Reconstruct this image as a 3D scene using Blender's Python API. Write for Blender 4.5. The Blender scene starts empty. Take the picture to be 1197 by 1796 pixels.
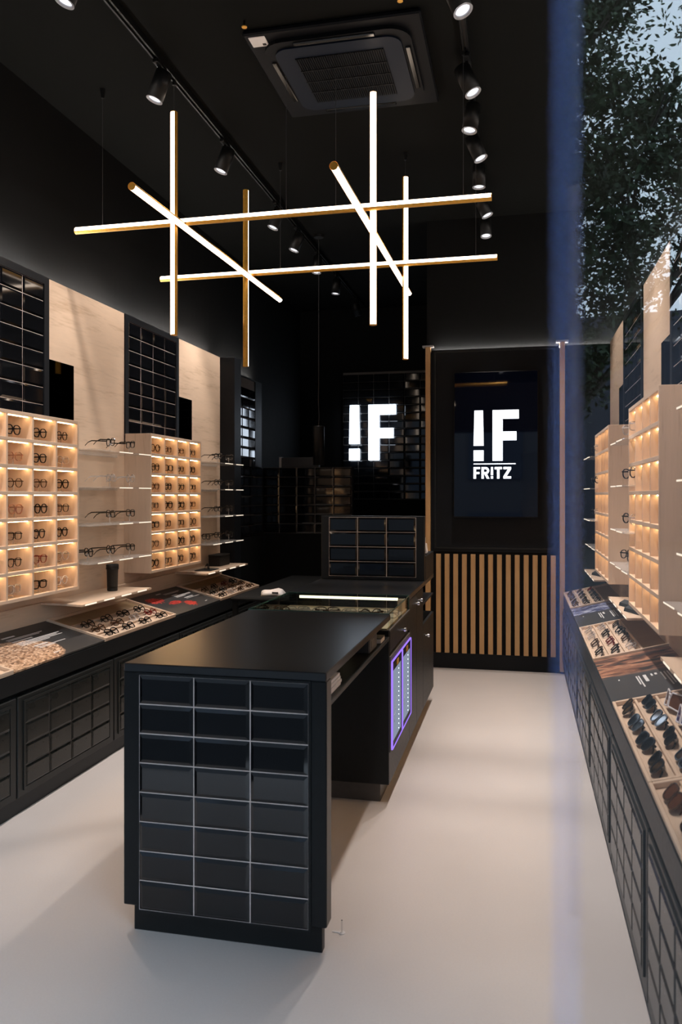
import bpy, bmesh, math, random
from mathutils import Vector, Matrix, Euler
R = math.radians
random.seed(7)
sc = bpy.context.scene
COL = sc.collection

# ------------------------------------------------------------------ camera
cam_d = bpy.data.cameras.new('camera')
cam = bpy.data.objects.new('camera', cam_d); COL.objects.link(cam)
cam_d.sensor_fit = 'VERTICAL'; cam_d.sensor_height = 36.0; cam_d.sensor_width = 24.0
cam_d.lens = 36.0 * 1400 / 1796
cam_d.shift_y = -30 / 1796
cam_d.clip_start = 0.02; cam_d.clip_end = 200
cam.location = (0, 0, 1.53)
cam.rotation_euler = (R(90), 0, R(12.64))
cam_d.dof.use_dof = True; cam_d.dof.focus_distance = 4.6; cam_d.dof.aperture_fstop = 4.0
sc.camera = cam

# ------------------------------------------------------------------ world
w = bpy.data.worlds.new('dusk_sky'); sc.world = w; w.use_nodes = True
bg = w.node_tree.nodes['Background']
bg.inputs['Color'].default_value = (0.66, 0.83, 1.0, 1); bg.inputs['Strength'].default_value = 6.2
sc.view_settings.view_transform = 'Standard'; sc.view_settings.look = 'None'
sc.view_settings.gamma = 1.0; sc.view_settings.exposure = 0.0
sc.view_settings.use_curve_mapping = False
sc.cycles.transparent_max_bounces = 16

# ------------------------------------------------------------------ materials
MATS = {}
def mat(name, col=(.5,.5,.5), rough=.5, metal=0.0, spec=.5, emit=None, es=0.0, coat=0.0):
    m = bpy.data.materials.new(name); m.use_nodes = True
    b = m.node_tree.nodes['Principled BSDF']
    b.inputs['Base Color'].default_value = (*col, 1)
    b.inputs['Roughness'].default_value = rough
    b.inputs['Metallic'].default_value = metal
    b.inputs['Specular IOR Level'].default_value = spec
    if coat: b.inputs['Coat Weight'].default_value = coat
    if emit:
        b.inputs['Emission Color'].default_value = (*emit, 1)
        b.inputs['Emission Strength'].default_value = es
    MATS[name] = m
    return m
def node(m, t, **kw):
    n = m.node_tree.nodes.new(t)
    for k, v in kw.items(): setattr(n, k, v)
    return n
def link(m, a, b): m.node_tree.links.new(a, b)
def bsdf(m): return m.node_tree.nodes['Principled BSDF']
def ramp(m, fac, stops):
    r = node(m, 'ShaderNodeValToRGB'); link(m, fac, r.inputs['Fac'])
    els = r.color_ramp.elements
    while len(els) < len(stops): els.new(.5)
    for e, (p, c) in zip(els, stops): e.position = p; e.color = (*c, 1)
    return r
def noisy(name, col, amt=.06, scale=30, rough=.5, rough_amt=.1, bump=0.0, **kw):
    m = mat(name, col, rough, **kw); b = bsdf(m)
    tc = node(m, 'ShaderNodeTexCoord'); n = node(m, 'ShaderNodeTexNoise')
    n.inputs['Scale'].default_value = scale; n.inputs['Detail'].default_value = 4
    link(m, tc.outputs['Object'], n.inputs['Vector'])
    r = ramp(m, n.outputs['Fac'], [(.3, tuple(c*(1-amt) for c in col)), (.7, tuple(min(1, c*(1+amt)) for c in col))])
    link(m, r.outputs['Color'], b.inputs['Base Color'])
    mr = node(m, 'ShaderNodeMapRange'); link(m, n.outputs['Fac'], mr.inputs['Value'])
    mr.inputs['To Min'].default_value = max(0, rough-rough_amt); mr.inputs['To Max'].default_value = min(1, rough+rough_amt)
    link(m, mr.outputs['Result'], b.inputs['Roughness'])
    if bump:
        bp = node(m, 'ShaderNodeBump'); bp.inputs['Strength'].default_value = bump; bp.inputs['Distance'].default_value = .01
        link(m, n.outputs['Fac'], bp.inputs['Height']); link(m, bp.outputs['Normal'], b.inputs['Normal'])
    return m
def oak(name, scale, light=(.63,.465,.335), dark=(.47,.325,.215), rough=.5):
    m = mat(name, light, rough); b = bsdf(m)
    tc = node(m, 'ShaderNodeTexCoord'); mp = node(m, 'ShaderNodeMapping')
    mp.inputs['Scale'].default_value = scale
    link(m, tc.outputs['Object'], mp.inputs['Vector'])
    n1 = node(m, 'ShaderNodeTexNoise'); n1.inputs['Scale'].default_value = 1.0; n1.inputs['Detail'].default_value = 7; n1.inputs['Roughness'].default_value = .62; n1.inputs['Distortion'].default_value = .6
    n2 = node(m, 'ShaderNodeTexNoise'); n2.inputs['Scale'].default_value = 7.0; n2.inputs['Detail'].default_value = 3
    link(m, mp.outputs['Vector'], n1.inputs['Vector']); link(m, mp.outputs['Vector'], n2.inputs['Vector'])
    mx = node(m, 'ShaderNodeMath', operation='MULTIPLY_ADD'); mx.inputs[1].default_value = .35
    link(m, n2.outputs['Fac'], mx.inputs[0]); link(m, n1.outputs['Fac'], mx.inputs[2])
    r = ramp(m, mx.outputs[0], [(.42, dark), (.60, light), (.85, tuple(min(1, c*1.08) for c in light))])
    link(m, r.outputs['Color'], b.inputs['Base Color'])
    bp = node(m, 'ShaderNodeBump'); bp.inputs['Strength'].default_value = .08; bp.inputs['Distance'].default_value = .004
    link(m, n1.outputs['Fac'], bp.inputs['Height']); link(m, bp.outputs['Normal'], b.inputs['Normal'])
    return m
def emis(name, col, s):
    m = bpy.data.materials.new(name); m.use_nodes = True
    nt = m.node_tree; nt.nodes.clear()
    o = nt.nodes.new('ShaderNodeOutputMaterial'); e = nt.nodes.new('ShaderNodeEmission')
    e.inputs['Color'].default_value = (*col, 1); e.inputs['Strength'].default_value = s
    nt.links.new(e.outputs[0], o.inputs['Surface']); MATS[name] = m
    return m
def clear(name, tint=(.97,.98,.98), gloss=.02, ior=1.45, body=None, bodyf=0.0, rough=.02):
    """thin clear sheet: transparent + fresnel gloss (+ a little body colour)"""
    m = bpy.data.materials.new(name); m.use_nodes = True
    nt = m.node_tree; nt.nodes.clear()
    o = nt.nodes.new('ShaderNodeOutputMaterial')
    t = nt.nodes.new('ShaderNodeBsdfTransparent'); t.inputs['Color'].default_value = (*tint, 1)
    g = nt.nodes.new('ShaderNodeBsdfGlossy'); g.inputs['Roughness'].default_value = rough
    f = nt.nodes.new('ShaderNodeFresnel'); f.inputs['IOR'].default_value = ior
    mx = nt.nodes.new('ShaderNodeMixShader')
    gm = nt.nodes.new('ShaderNodeNewGeometry'); inv = nt.nodes.new('ShaderNodeMath'); inv.operation = 'SUBTRACT'; inv.inputs[0].default_value = 1.0
    nt.links.new(gm.outputs['Backfacing'], inv.inputs[1])
    mu = nt.nodes.new('ShaderNodeMath'); mu.operation = 'MULTIPLY'; nt.links.new(f.outputs[0], mu.inputs[0]); nt.links.new(inv.outputs[0], mu.inputs[1])
    nt.links.new(mu.outputs[0], mx.inputs[0]); nt.links.new(t.outputs[0], mx.inputs[1]); nt.links.new(g.outputs[0], mx.inputs[2])
    out = mx.outputs[0]
    if body:
        d = nt.nodes.new('ShaderNodeBsdfDiffuse'); d.inputs['Color'].default_value = (*body, 1)
        m2 = nt.nodes.new('ShaderNodeMixShader'); m2.inputs[0].default_value = bodyf
        nt.links.new(out, m2.inputs[1]); nt.links.new(d.outputs[0], m2.inputs[2]); out = m2.outputs[0]
    nt.links.new(out, o.inputs['Surface']); MATS[name] = m
    return m

M_black = noisy('black_laminate', (.008,.0095,.0105), .12, 60, .45, .06, spec=.3)
M_blackm = noisy('black_matte_paint', (.0075,.0078,.008), .12, 25, .75, .08, spec=.12)
M_ceil = noisy('ceiling_black_paint', (.0056,.0058,.0054), .1, 40, .85, .05, spec=.06)
M_door = noisy('dark_lacquer', (.014,.0155,.015), .1, 50, .42, .06, spec=.35)
M_edge = noisy('taupe_edge', (.10,.088,.078), .08, 40, .5, .06)
M_top = noisy('black_worktop', (.011,.012,.0135), .1, 40, .29, .008, spec=1.0)
M_tile = noisy('black_glazed_tile', (.0045,.0050,.0062), .2, 8, .06, .03, spec=.6)
M_tilem = noisy('dark_satin_tile', (.010,.0115,.0105), .2, 8, .28, .05, spec=.4)
M_grout = noisy('pale_grout', (.78,.66,.61), .06, 60, .85, .05)
M_groutc = noisy('dark_grout', (.13,.115,.10), .06, 60, .85, .05, spec=.2)
M_groutd = noisy('grey_grout', (.17,.15,.135), .06, 60, .85, .05)
M_navy = noisy('dark_panel_frame', (.009,.0105,.013), .1, 50, .5, .06, spec=.2)
M_oakh = oak('oak_lengthwise', (22, 1.3, 11))
M_oakv = oak('oak_upright', (16, 16, 1.2))
M_oakx = oak('oak_crosswise', (1.3, 16, 16))
M_slat = oak('oak_slat', (60, 60, 2.0), (.60,.365,.165), (.45,.26,.11))
M_recess = oak('dark_tray_oak', (14, 1.2, 14), (.30,.205,.115), (.23,.15,.08))  # darker oak tone for the recessed back part of the trays
def floor_mat():
    m = mat('poured_resin_floor', (.58,.52,.475), .42); b = bsdf(m)
    tc = node(m, 'ShaderNodeTexCoord')
    n1 = node(m, 'ShaderNodeTexNoise'); n1.inputs['Scale'].default_value = .9; n1.inputs['Detail'].default_value = 5
    n2 = node(m, 'ShaderNodeTexNoise'); n2.inputs['Scale'].default_value = 140; n2.inputs['Detail'].default_value = 3
    link(m, tc.outputs['Object'], n1.inputs['Vector']); link(m, tc.outputs['Object'], n2.inputs['Vector'])
    ad = node(m, 'ShaderNodeMath', operation='MULTIPLY_ADD'); ad.inputs[1].default_value = .35
    link(m, n2.outputs['Fac'], ad.inputs[0]); link(m, n1.outputs['Fac'], ad.inputs[2])
    r = ramp(m, ad.outputs[0], [(.4, (.54,.49,.465)), (.95, (.63,.58,.55))])
    link(m, r.outputs['Color'], b.inputs['Base Color'])
    mr = node(m, 'ShaderNodeMapRange'); link(m, n1.outputs['Fac'], mr.inputs['Value'])
    mr.inputs['To Min'].default_value = .34; mr.inputs['To Max'].default_value = .5
    link(m, mr.outputs['Result'], b.inputs['Roughness'])
    bp = node(m, 'ShaderNodeBump'); bp.inputs['Strength'].default_value = .05; bp.inputs['Distance'].default_value = .002
    link(m, n2.outputs['Fac'], bp.inputs['Height']); link(m, bp.outputs['Normal'], b.inputs['Normal'])
    return m
M_floor = floor_mat()
M_brass = noisy('brushed_brass', (.80,.42,.06), .1, 80, .42, .06, metal=.35)
M_diff = emis('warm_diffuser', (1.0,.80,.63), 6.5)
M_led = emis('shelf_led', (1.0,.67,.34), 20.0)
M_ledc = emis('cove_led', (1.0,.94,.88), 110.0)
M_ledv = emis('vitrine_led', (1.0,.86,.58), 4.0)
M_lamp = emis('spot_lens_glow', (.93,.93,1.0), 1.6)
M_sign = emis('sign_glow', (.74,.85,1.0), 4.2)
M_scr = emis('screen_white', (.90,.93,1.0), 2.2)
M_edgeglow = emis('lit_acrylic_edge', (1.0,.84,.66), 1.25)
M_purple = emis('violet_led', (.36,.20,1.0), 1.15)
M_frost = emis('cooler_glow', (.40,.46,.60), .62)
M_dot = emis('cooler_led_dot', (.75,.88,1.0), 2.5)
M_chrome = mat('chrome', (.75,.75,.75), .18, 1.0)
M_metal = noisy('black_metal', (.007,.007,.007), .1, 60, .42, .06, spec=.2)
M_metalring = noisy('lamp_reflector', (.35,.35,.37), .05, 60, .35, .05)
M_screenglass = mat('screen_glass', (.002,.0025,.005), .03, 0, .5, (.05,.12,.5), .003)
M_rubber = noisy('black_leather', (.009,.009,.009), .2, 90, .55, .1, bump=.15)
M_white = noisy('white_paper', (.72,.68,.66), .04, 30, .7, .05)
M_greyp = noisy('grey_plastic', (.055,.055,.058), .05, 30, .5, .05)
M_acr = clear('clear_acrylic', (.965,.965,.96), body=(.85,.8,.75), bodyf=.17)
M_vglass = clear('vitrine_glass', (.90,.95,.93))
M_vedge = mat('glass_edge_green', (.05,.11,.095), .15)
M_lens = clear('clear_lens', (.95,.96,.98), ior=1.6)
M_lensd = mat('dark_lens', (.006,.0055,.006), .05, 0, .7)
M_lensb = mat('brown_lens', (.12,.045,.02), .06, 0, .7)
M_lensblue = mat('blue_mirror_lens', (.03,.02,.22), .08, .5, .7)
M_fblack = mat('black_acetate', (.006,.006,.006), .18)
M_fbrown = noisy('tortoise_acetate', (.06,.026,.010), .7, 90, .2, .05)
M_fred = mat('red_acetate', (.16,.012,.010), .2)
M_fclear = clear('crystal_acetate', (.80,.78,.76), ior=1.5, body=(.8,.72,.66), bodyf=.35)
M_frose = clear('rose_acetate', (.80,.62,.52), ior=1.5, body=(.6,.32,.22), bodyf=.45)
M_fwhite = mat('white_plastic_frame', (.75,.73,.75), .25)
M_mirror = mat('smoked_mirror', (.10,.11,.115), .03, 1.0)
M_navyd = mat('seal_strip', (.02,.02,.02), .6)

# ------------------------------------------------------------------ mesh helpers
class MB:
    def __init__(self): self.v = []; self.f = []; self.mi = []; self.cur = 0
    def add(self, vs, fs):
        o = len(self.v); self.v += [tuple(p) for p in vs]
        for f in fs: self.f.append([i+o for i in f]); self.mi.append(self.cur)
        return self
    def box(self, x0, x1, y0, y1, z0, z1):
        vs = [(x0,y0,z0),(x1,y0,z0),(x1,y1,z0),(x0,y1,z0),(x0,y0,z1),(x1,y0,z1),(x1,y1,z1),(x0,y1,z1)]
        return self.add(vs, [(0,3,2,1),(4,5,6,7),(0,1,5,4),(1,2,6,5),(2,3,7,6),(3,0,4,7)])
    def bbox(self, x0, x1, y0, y1, z0, z1, b=.003):
        """box with chamfered edges"""
        bm = bmesh.new(); bmesh.ops.create_cube(bm, size=1)
        for v in bm.verts:
            v.co = Vector(((x0+x1)/2+v.co.x*(x1-x0), (y0+y1)/2+v.co.y*(y1-y0), (z0+z1)/2+v.co.z*(z1-z0)))
        b = min(b, .45*min(x1-x0, y1-y0, z1-z0))
        bmesh.ops.bevel(bm, geom=list(bm.edges), offset=b, segments=1, affect='EDGES')
        bm.verts.index_update()
        self.add([v.co[:] for v in bm.verts], [[v.index for v in f.verts] for f in bm.faces]); bm.free()
        return self
    def prism(self, poly, z0, z1, axis='z'):
        """extrude a CCW polygon; axis z: poly in xy; y: poly in xz; x: poly in yz"""
        n = len(poly)
        def P(a, b, c):
            return (a,b,c) if axis == 'z' else ((a,c,b) if axis == 'y' else (c,a,b))
        vs = [P(a,b,z0) for a,b in poly] + [P(a,b,z1) for a,b in poly]
        fs = [list(range(n))[::-1], list(range(n,2*n))] + [(i,(i+1)%n,(i+1)%n+n,i+n) for i in range(n)]
        if axis == 'y': fs = [list(f)[::-1] for f in fs]
        return self.add(vs, fs)
    def tube(self, p0, p1, r0, r1=None, n=12, a0=0.0, a1=2*math.pi, caps=True, ref=None):
        p0, p1 = Vector(p0), Vector(p1); r1 = r0 if r1 is None else r1
        d = (p1-p0).normalized()
        ref = Vector(ref) if ref else (Vector((0,0,1)) if abs(d.z) < .9 else Vector((1,0,0)))
        u = (ref - d*ref.dot(d)).normalized(); v = d.cross(u)
        full = abs(a1-a0-2*math.pi) < 1e-6
        k = n if full else n+1
        ang = [a0+(a1-a0)*i/n for i in range(k)]
        vs = [p0+(u*math.cos(a)+v*math.sin(a))*r0 for a in ang] + [p1+(u*math.cos(a)+v*math.sin(a))*r1 for a in ang]
        fs = [(i,(i+1)%k,(i+1)%k+k,i+k) for i in range(k if full else k-1)]
        if caps and full: fs += [list(range(k))[::-1], list(range(k,2*k))]
        if not full and caps: fs += [(k-1,0,k,2*k-1), list(range(k))[::-1], list(range(k,2*k))]
        return self.add(vs, fs)
    def path(self, pts, r, n=6):
        for a, b in zip(pts, pts[1:]): self.tube(a, b, r, n=n)
        return self
    def lathe(self, prof, c=(0,0,0), n=24):
        vs = []; fs = []; k = len(prof)
        for i in range(n):
            a = 2*math.pi*i/n
            vs += [(c[0]+r*math.cos(a), c[1]+r*math.sin(a), c[2]+z) for r, z in prof]
        for i in range(n):
            j = (i+1) % n
            for q in range(k-1): fs.append((i*k+q, j*k+q, j*k+q+1, i*k+q+1))
        return self.add(vs, fs)
    def mesh(self, name, mats, smooth=False):
        me = bpy.data.meshes.new(name); me.from_pydata(self.v, [], self.f)
        mats = mats if isinstance(mats, (list, tuple)) else [mats]
        for m in mats: me.materials.append(m)
        for p, i in zip(me.polygons, self.mi): p.material_index = min(i, len(mats)-1)
        if smooth:
            for p in me.polygons: p.use_smooth = True
        me.update()
        return me
    def build(self, name, mats, parent=None, smooth=False, **kw):
        return obj(name, self.mesh(name, mats, smooth), parent, **kw)
def obj(name, me, parent=None, loc=None, rot=None):
    o = bpy.data.objects.new(name, me); COL.objects.link(o)
    if parent: o.parent = parent
    if loc: o.location = loc
    if rot: o.rotation_euler = rot
    return o
def tag(o, label=None, cat=None, group=None, kind=None):
    if label: o['label'] = label
    if cat: o['category'] = cat
    if group: o['group'] = group
    if kind: o['kind'] = kind
    return o
def thing(name, label, cat, loc=(0,0,0), rot=(0,0,0), group=None):
    o = bpy.data.objects.new(name, None); COL.objects.link(o)
    o.empty_display_size = .05
    o.location = loc; o.rotation_euler = rot
    return tag(o, label, cat, group)
def struct(name, mb, m, label=None):
    o = mb.build(name, m); o['kind'] = 'structure'
    if label: o['label'] = label
    return o
def setmat(o, m):
    o.material_slots[0].link = 'OBJECT'; o.material_slots[0].material = m
ORD = ['first','second','third','fourth','fifth','sixth','seventh','eighth','ninth','tenth','eleventh','twelfth']

# ------------------------------------------------------------------ dimensions
XL, XR = -2.75, 0.745        # faces of the wall panels
XLW, XRW = -2.86, 0.855      # walls behind them
PT = 2.82                    # panel top
CH = 3.97                    # ceiling
YB = 7.12                    # back wall (screen wall)
YF = 10.25                   # far back wall
FRONT = 0.95
MOD = [(3.355, 4.26), (4.26, 5.20), (5.20, 6.115), (6.115, 7.06)]

# ------------------------------------------------------------------ setting
struct('floor', MB().box(-3.1, 1.1, FRONT, YF+.1, -.06, 0), M_floor, 'pale beige poured resin floor')
struct('ceiling', MB().box(-3.1, 1.1, FRONT, YF+.1, CH, CH+.1), M_ceil, 'matte black ceiling')
struct('wall_left', MB().box(XLW-.12, XLW, FRONT, YF, 0, CH), M_blackm, 'matte black wall on the left')
struct('wall_right', MB().box(XRW, XRW+.12, FRONT, YF, 0, CH), M_blackm, 'matte black wall on the right')
struct('wall_back', MB().box(-.81, XRW, YB, YB+.1, 0, CH), M_blackm, 'black wall carrying the screen')
struct('wall_far', MB().box(XLW, XRW, YF, YF+.1, 0, CH), M_blackm, 'black far wall behind the lit sign')
M_fac = noisy('facade_render', (.06,.06,.065), .1, 6, .8, .05)
struct('wall_front', MB().box(-9, -2.98, FRONT-.25, FRONT, 0, 9).box(.975, 9, FRONT-.25, FRONT, 0, 9).box(-2.98, .975, FRONT-.25, FRONT, 3.2, 9), M_fac, 'unseen shop front wall around the entrance')  # out of view; header above the opening put in to limit daylight
M_pave = noisy('grey_pavement', (.014,.014,.016), .2, 3, .8, .05)
struct('ground', MB().box(-60, 60, -60, FRONT, -.12, -.02), M_pave, 'grey street paving outside')

# ------------------------------------------------------------------ tiles
TP, TR = .203, .102
def tile_mesh(name, m, w=.1990, h=.0982, t=.007, bev=.012):
    mb = MB(); x, z = w/2, h/2
    e = .0012
    vs = [(-x,0,-z),(x,0,-z),(x,0,z),(-x,0,z),
          (-x,-e,-z),(x,-e,-z),(x,-e,z),(-x,-e,z),
          (-x+bev,-t,-z+bev),(x-bev,-t,-z+bev),(x-bev,-t,z-bev),(-x+bev,-t,z-bev)]
    fs = [(0,1,5,4),(1,2,6,5),(2,3,7,6),(3,0,4,7),(4,5,9,8),(5,6,10,9),(6,7,11,10),(7,4,8,11),(8,9,10,11)]
    return mb.add(vs, fs).mesh(name, m)
TILE = tile_mesh('glazed_tile', M_tile)
TILEM = tile_mesh('satin_tile', M_tilem, t=.007, bev=.010)
def tile_grid(parent, origin, face, cols, rows, me=TILE, jitter=.35):
    """origin: lower corner of the grid (smallest x or y, z). face: 'front' (-y), 'left' (faces +x), 'right' (faces -x)"""
    for i in range(cols):
        for j in range(rows):
            a = (i+.5)*TP; z = origin[2]+(j+.5)*TR
            rx = R(random.uniform(-jitter, jitter)); rz = R(random.uniform(-jitter, jitter))
            if face == 'front': loc = (origin[0]+a, origin[1], z); rot = (rx, 0, rz)
            elif face == 'left': loc = (origin[0], origin[1]+a, z); rot = (rx, 0, R(90)+rz)
            else: loc = (origin[0], origin[1]+a, z); rot = (rx, 0, R(-90)+rz)
            obj('tile', me, parent, loc, rot)

def side_box(mb, side, d0, d1, y0, y1, z0, z1, b=None):
    """box on the left/right wall: d = distance from the wall's panel face into the room"""
    if side == 'left': x0, x1 = XL+d0, XL+d1
    else: x0, x1 = XR-d1, XR-d0
    return mb.bbox(x0, x1, y0, y1, z0, z1, b) if b else mb.box(x0, x1, y0, y1, z0, z1)
SIDES = ('left', 'right')
MODW = {0: 'nearest', 2: 'far'}

# wall panels ---------------------------------------------------------------
for side in SIDES:
    s = 1 if side == 'left' else -1
    for k, (y0, y1) in enumerate(MOD):
        if k % 2 == 0:      # tile panel above a cubby rack
            t = thing('tiled_board', f'black glazed tile panel high on the {side} wall above the {"near" if k==0 else "far"} cubby rack', 'wall panel', ((XL if side=='left' else XR), y0, 1.9), group='tile panels on the side walls')
            def bx(mb, *a): return side_box(mb, side, *a)
            o = Vector(t.location)
            def rel(mb):
                mb.v = [tuple(Vector(p)-o) for p in mb.v]; return mb
            fr = MB(); m = .05
            bx(fr, -.11, .0, y0, y1, 1.9, PT)
            bx(fr, 0, .012, y0, y0+m, 1.9, PT); bx(fr, 0, .012, y1-m, y1, 1.9, PT); bx(fr, 0, .012, y0+m, y1-m, PT-.045, PT)
            rel(fr).build('frame', M_navy, t)
            g = MB(); bx(g, 0, .003, y0+m, y1-m, 1.9, PT-.045); rel(g).build('grout', M_grout, t)
            rows = 8
            lo = MB(); side_box(lo, side, -.11, .002, y0, y1, .76, 1.9)
            tag(lo.build('oak_wall_panel', M_oakh), f'low light oak panel behind the {"near" if k==0 else "far"} cubby rack on the {side} wall', 'wall panel', 'oak panels on the side walls')
            tile_grid(t, (0.003*s, m-.001 + ((y1-y0-2*m)-4*TP)/2, PT-.045-rows*TR-o.z), 'left' if side=='left' else 'right', 4, rows)
        else:
            t = tag(MB().build('oak_wall_panel', M_oakh), f'tall light oak wall panel on the {side} wall behind the {"near" if k==1 else "far"} clear shelves', 'wall panel', 'oak panels on the side walls')
            mb = MB(); side_box(mb, side, -.11, .002, y0, y1, .76, PT); t.data = mb.mesh('oak_wall_panel', M_oakh)
            mi = MB(); side_box(mi, side, .002, .008, y0+.002, y0+.275, 1.0, 2.34); mi.cur = 1
            tag(mi.build('mirror', M_mirror), f'narrow smoked mirror strip beside the {"near" if k==1 else "far"} tile panel on the {side} wall', 'mirror', 'mirror strips')
    # panels nearer than the photograph shows: plain oak run
    mb = MB(); side_box(mb, side, -.11, .002, 1.25, 3.355, .76, PT)
    tag(mb.build('oak_wall_panel', M_oakh), f'light oak wall panel on the {side} wall closest to the entrance', 'wall panel', 'oak panels on the side walls')
    # oak rail at the bottom of the wall, above the counter
    mb = MB(); side_box(mb, side, .002, .022, 1.25, 7.06, .775, .90, .003)
    tag(mb.build('oak_rail', M_oakh), f'low oak rail along the {side} wall just above the counter', 'rail')
    # cove LED on top of the panels
    mb = MB(); side_box(mb, side, -.085, -.065, 1.4, 7.05 if side=='right' else 8.25, PT-.08, PT-.072)
# end panel on the left
tag(MB().box(XLW, -2.605, 7.065, 7.24, 0, PT).build('end_panel', M_navy), 'tall black end panel closing the left oak wall', 'end panel')
# cove lights (real strips standing on the panel tops, throwing light up the wall)
for side, ya, yb in (('left', 1.4, 7.05), ('left', 7.3, 8.25), ('right', 1.4, 7.05)):
    mb = MB(); side_box(mb, side, -.05, -.038, ya, yb, PT, PT+.004) if yb < 8 else side_box(mb, side, -.05, -.038, ya, yb, 2.7405, 2.7445)
    tag(mb.build('cove_light_strip', M_ledc), f'thin light strip on top of the {side} wall panels' + (' beyond the end panel' if yb > 8 else ''), 'light strip')

# left wall tile panel beyond the end panel ----------------------------------
t = thing('tiled_board', 'blue-lit black tile panel on the left wall beyond the end panel', 'wall panel', (XL, 7.25, 1.83))
MB().box(-.11, 0, 0, 1.02, 0, .91).box(0, .012, .81, 1.02, 0, .91).box(0, .012, 0, .81, .895, .91).build('frame', M_navy, t)
MB().box(0, .003, 0, .81, 0, .895).build('grout', M_groutd, t)
tile_grid(t, (.003, -.002, 0-.02), 'left', 4, 8, jitter=.8)
t = thing('tile_backsplash', 'dark tile backsplash along the left wall above the back counter', 'tiles', (XL, 7.25, 1.10))
MB().box(-.105, -.002, 0, 1.12, -1.10, .73).build('wall_body', M_blackm, t)
MB().box(-.002, .0, .05, 1.07, .01, .724).build('grout', M_groutd, t)
tile_grid(t, (.0, .05, .01), 'left', 5, 7, jitter=.5)
# half wall with backsplash ---------------------------------------------------
t = thing('half_wall', 'black half-height wall with tiled backsplash behind the service counter', 'wall', (-2.75, 8.40, 0))
MB().box(0, .985, 0, .12, 0, 1.83).build('wall_body', M_blackm, t)
MB().box(0, .985, -.003, 0, 1.112, 1.829).build('grout', M_groutd, t)
tile_grid(t, (-.03+.0, -.003, 1.113), 'front', 5, 7, jitter=.9)
mb = MB().box(.12, .55, .0, .10, 1.832, 1.935)
b = thing('box', 'dark grey box lying on top of the half wall', 'box', (-2.56, 8.42, 1.83))
MB().bbox(0, .42, 0, .08, 0, .11).build('box_body', M_greyp, b); MB().box(-.026, -.002, 0, .08, 0, .115).build('end_plate', M_white, b)
# lit sign wall ----------------------------------------------------------------
t = thing('tiled_board', 'black glazed tile panel on the far wall behind the lit sign', 'wall panel', (-2.265, YF, 1.47))
MB().box(0, 1.42, -.02, 0, 0, 1.66).build('grout', M_groutd, t)
tile_grid(t, (0, -.02, 0), 'front', 7, 16, jitter=1.0)

def letter_polys(ch):
    """polygons of a bold capital in a box 1 high; returns (polys, advance)"""
    if ch == '!': return [[(0,.30),(.20,.30),(.185,1),(.015,1)], [(0,0),(.20,0),(.20,.21),(0,.21)]], .20
    if ch == 'F': return [[(0,0),(.195,0),(.195,1),(0,1)], [(.195,.825),(.505,.825),(.505,1),(.195,1)], [(.195,.40),(.46,.40),(.46,.575),(.195,.575)]], .505
    if ch == 'T': return [[(0,.80),(.62,.80),(.62,1),(0,1)], [(.205,0),(.415,0),(.415,.80),(.205,.80)]], .62
    if ch == 'Z': return [[(0,.80),(.60,.80),(.60,1),(0,1)], [(0,0),(.60,0),(.60,.20),(0,.20)], [(0,.20),(.25,.20),(.60,.80),(.35,.80)]], .60
    if ch == 'R':
        P = [[(0,0),(.20,0),(.20,1),(0,1)]]
        cx, cy, ro, ri = .36, .69, .31, .12
        pts = lambda r, sx: [(cx+r*sx*math.cos(a), cy+r*math.sin(a)) for a in [math.pi/2-math.pi*i/10 for i in range(11)]]
        o, i_ = pts(ro, .95), pts(ri, .9)
        for q in range(10): P.append([o[q], i_[q], i_[q+1], o[q+1]])
        P.append([(.20,.81),(cx,.81),(cx,1),(.20,1)]); P.append([(.20,.38),(cx,.38),(cx,.57),(.20,.57)])
        P.append([(.26,.38),(.45,0),(.68,0),(.47,.40)])
        return P, .67
def put_letter(mb, ch, x, z, h, y0, y1, sx=1.0):
    polys, adv = letter_polys(ch)
    for p in polys:
        q = [(x+a*h*sx, z+b*h) for a, b in p]
        area = sum(q[i][0]*q[(i+1)%len(q)][1]-q[(i+1)%len(q)][0]*q[i][1] for i in range(len(q)))
        if area < 0: q = q[::-1]
        mb.prism(q, y0, y1, 'y')
    return adv*h*sx
t = thing('illuminated_sign', 'glowing white exclamation mark and letter F mounted on the far tiled wall', 'sign', (-2.17, YF-.03, 1.98))
mb = MB(); put_letter(mb, '!', 0, 0, .715, -.06, -.012, .93); mb.build('exclamation_mark', M_sign, t)
mb = MB(); put_letter(mb, 'F', .255, 0, .715, -.06, -.012, .98); mb.build('letter', M_sign, t)
mb = MB(); mb.box(.03, .10, -.012, .012, .3, .36); mb.box(.28, .36, -.012, .012, .2, .6); mb.build('mounting', M_metal, t)

# ------------------------------------------------------------------ screen wall
t = thing('door_panel', 'tall black framed panel behind the screen on the back wall', 'wall panel', (-.77, YB, 0))
MB().box(0, 1.10, -.03, 0, 1.03, 2.80).box(0, 1.10, -.03, -.027, 2.80, 2.812).build('panel_board', M_navy, t)
mb = MB()
for (a,b,c,d) in ((.03,1.07,1.055,1.07),(.03,1.07,2.785,2.80),(.03,.045,1.07,2.785),(1.055,1.07,1.07,2.785)): mb.box(a,b,-.038,-.03,c,d)
mb.build('moulding', M_door, t)
MB().box(0, 1.10, -.022, 0, .135, 1.03).build('lower_board', M_blackm, t)
MB().box(0, 1.62, -.03, 0, 0, .135).build('skirting', M_navy, t)
MB().box(1.146, 1.615, -.03, 0, .135, 2.80).box(1.146, 1.615, -.03, -.027, 2.80, 2.812).build('side_board', M_blackm, t)
SL = MB().bbox(-.0208, .0208, -.018, 0, 0, .872, .002).mesh('slat', M_slat)
for i in range(14): obj('slat', SL, t, (.066+.0757*i, -.022, .137))
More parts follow.
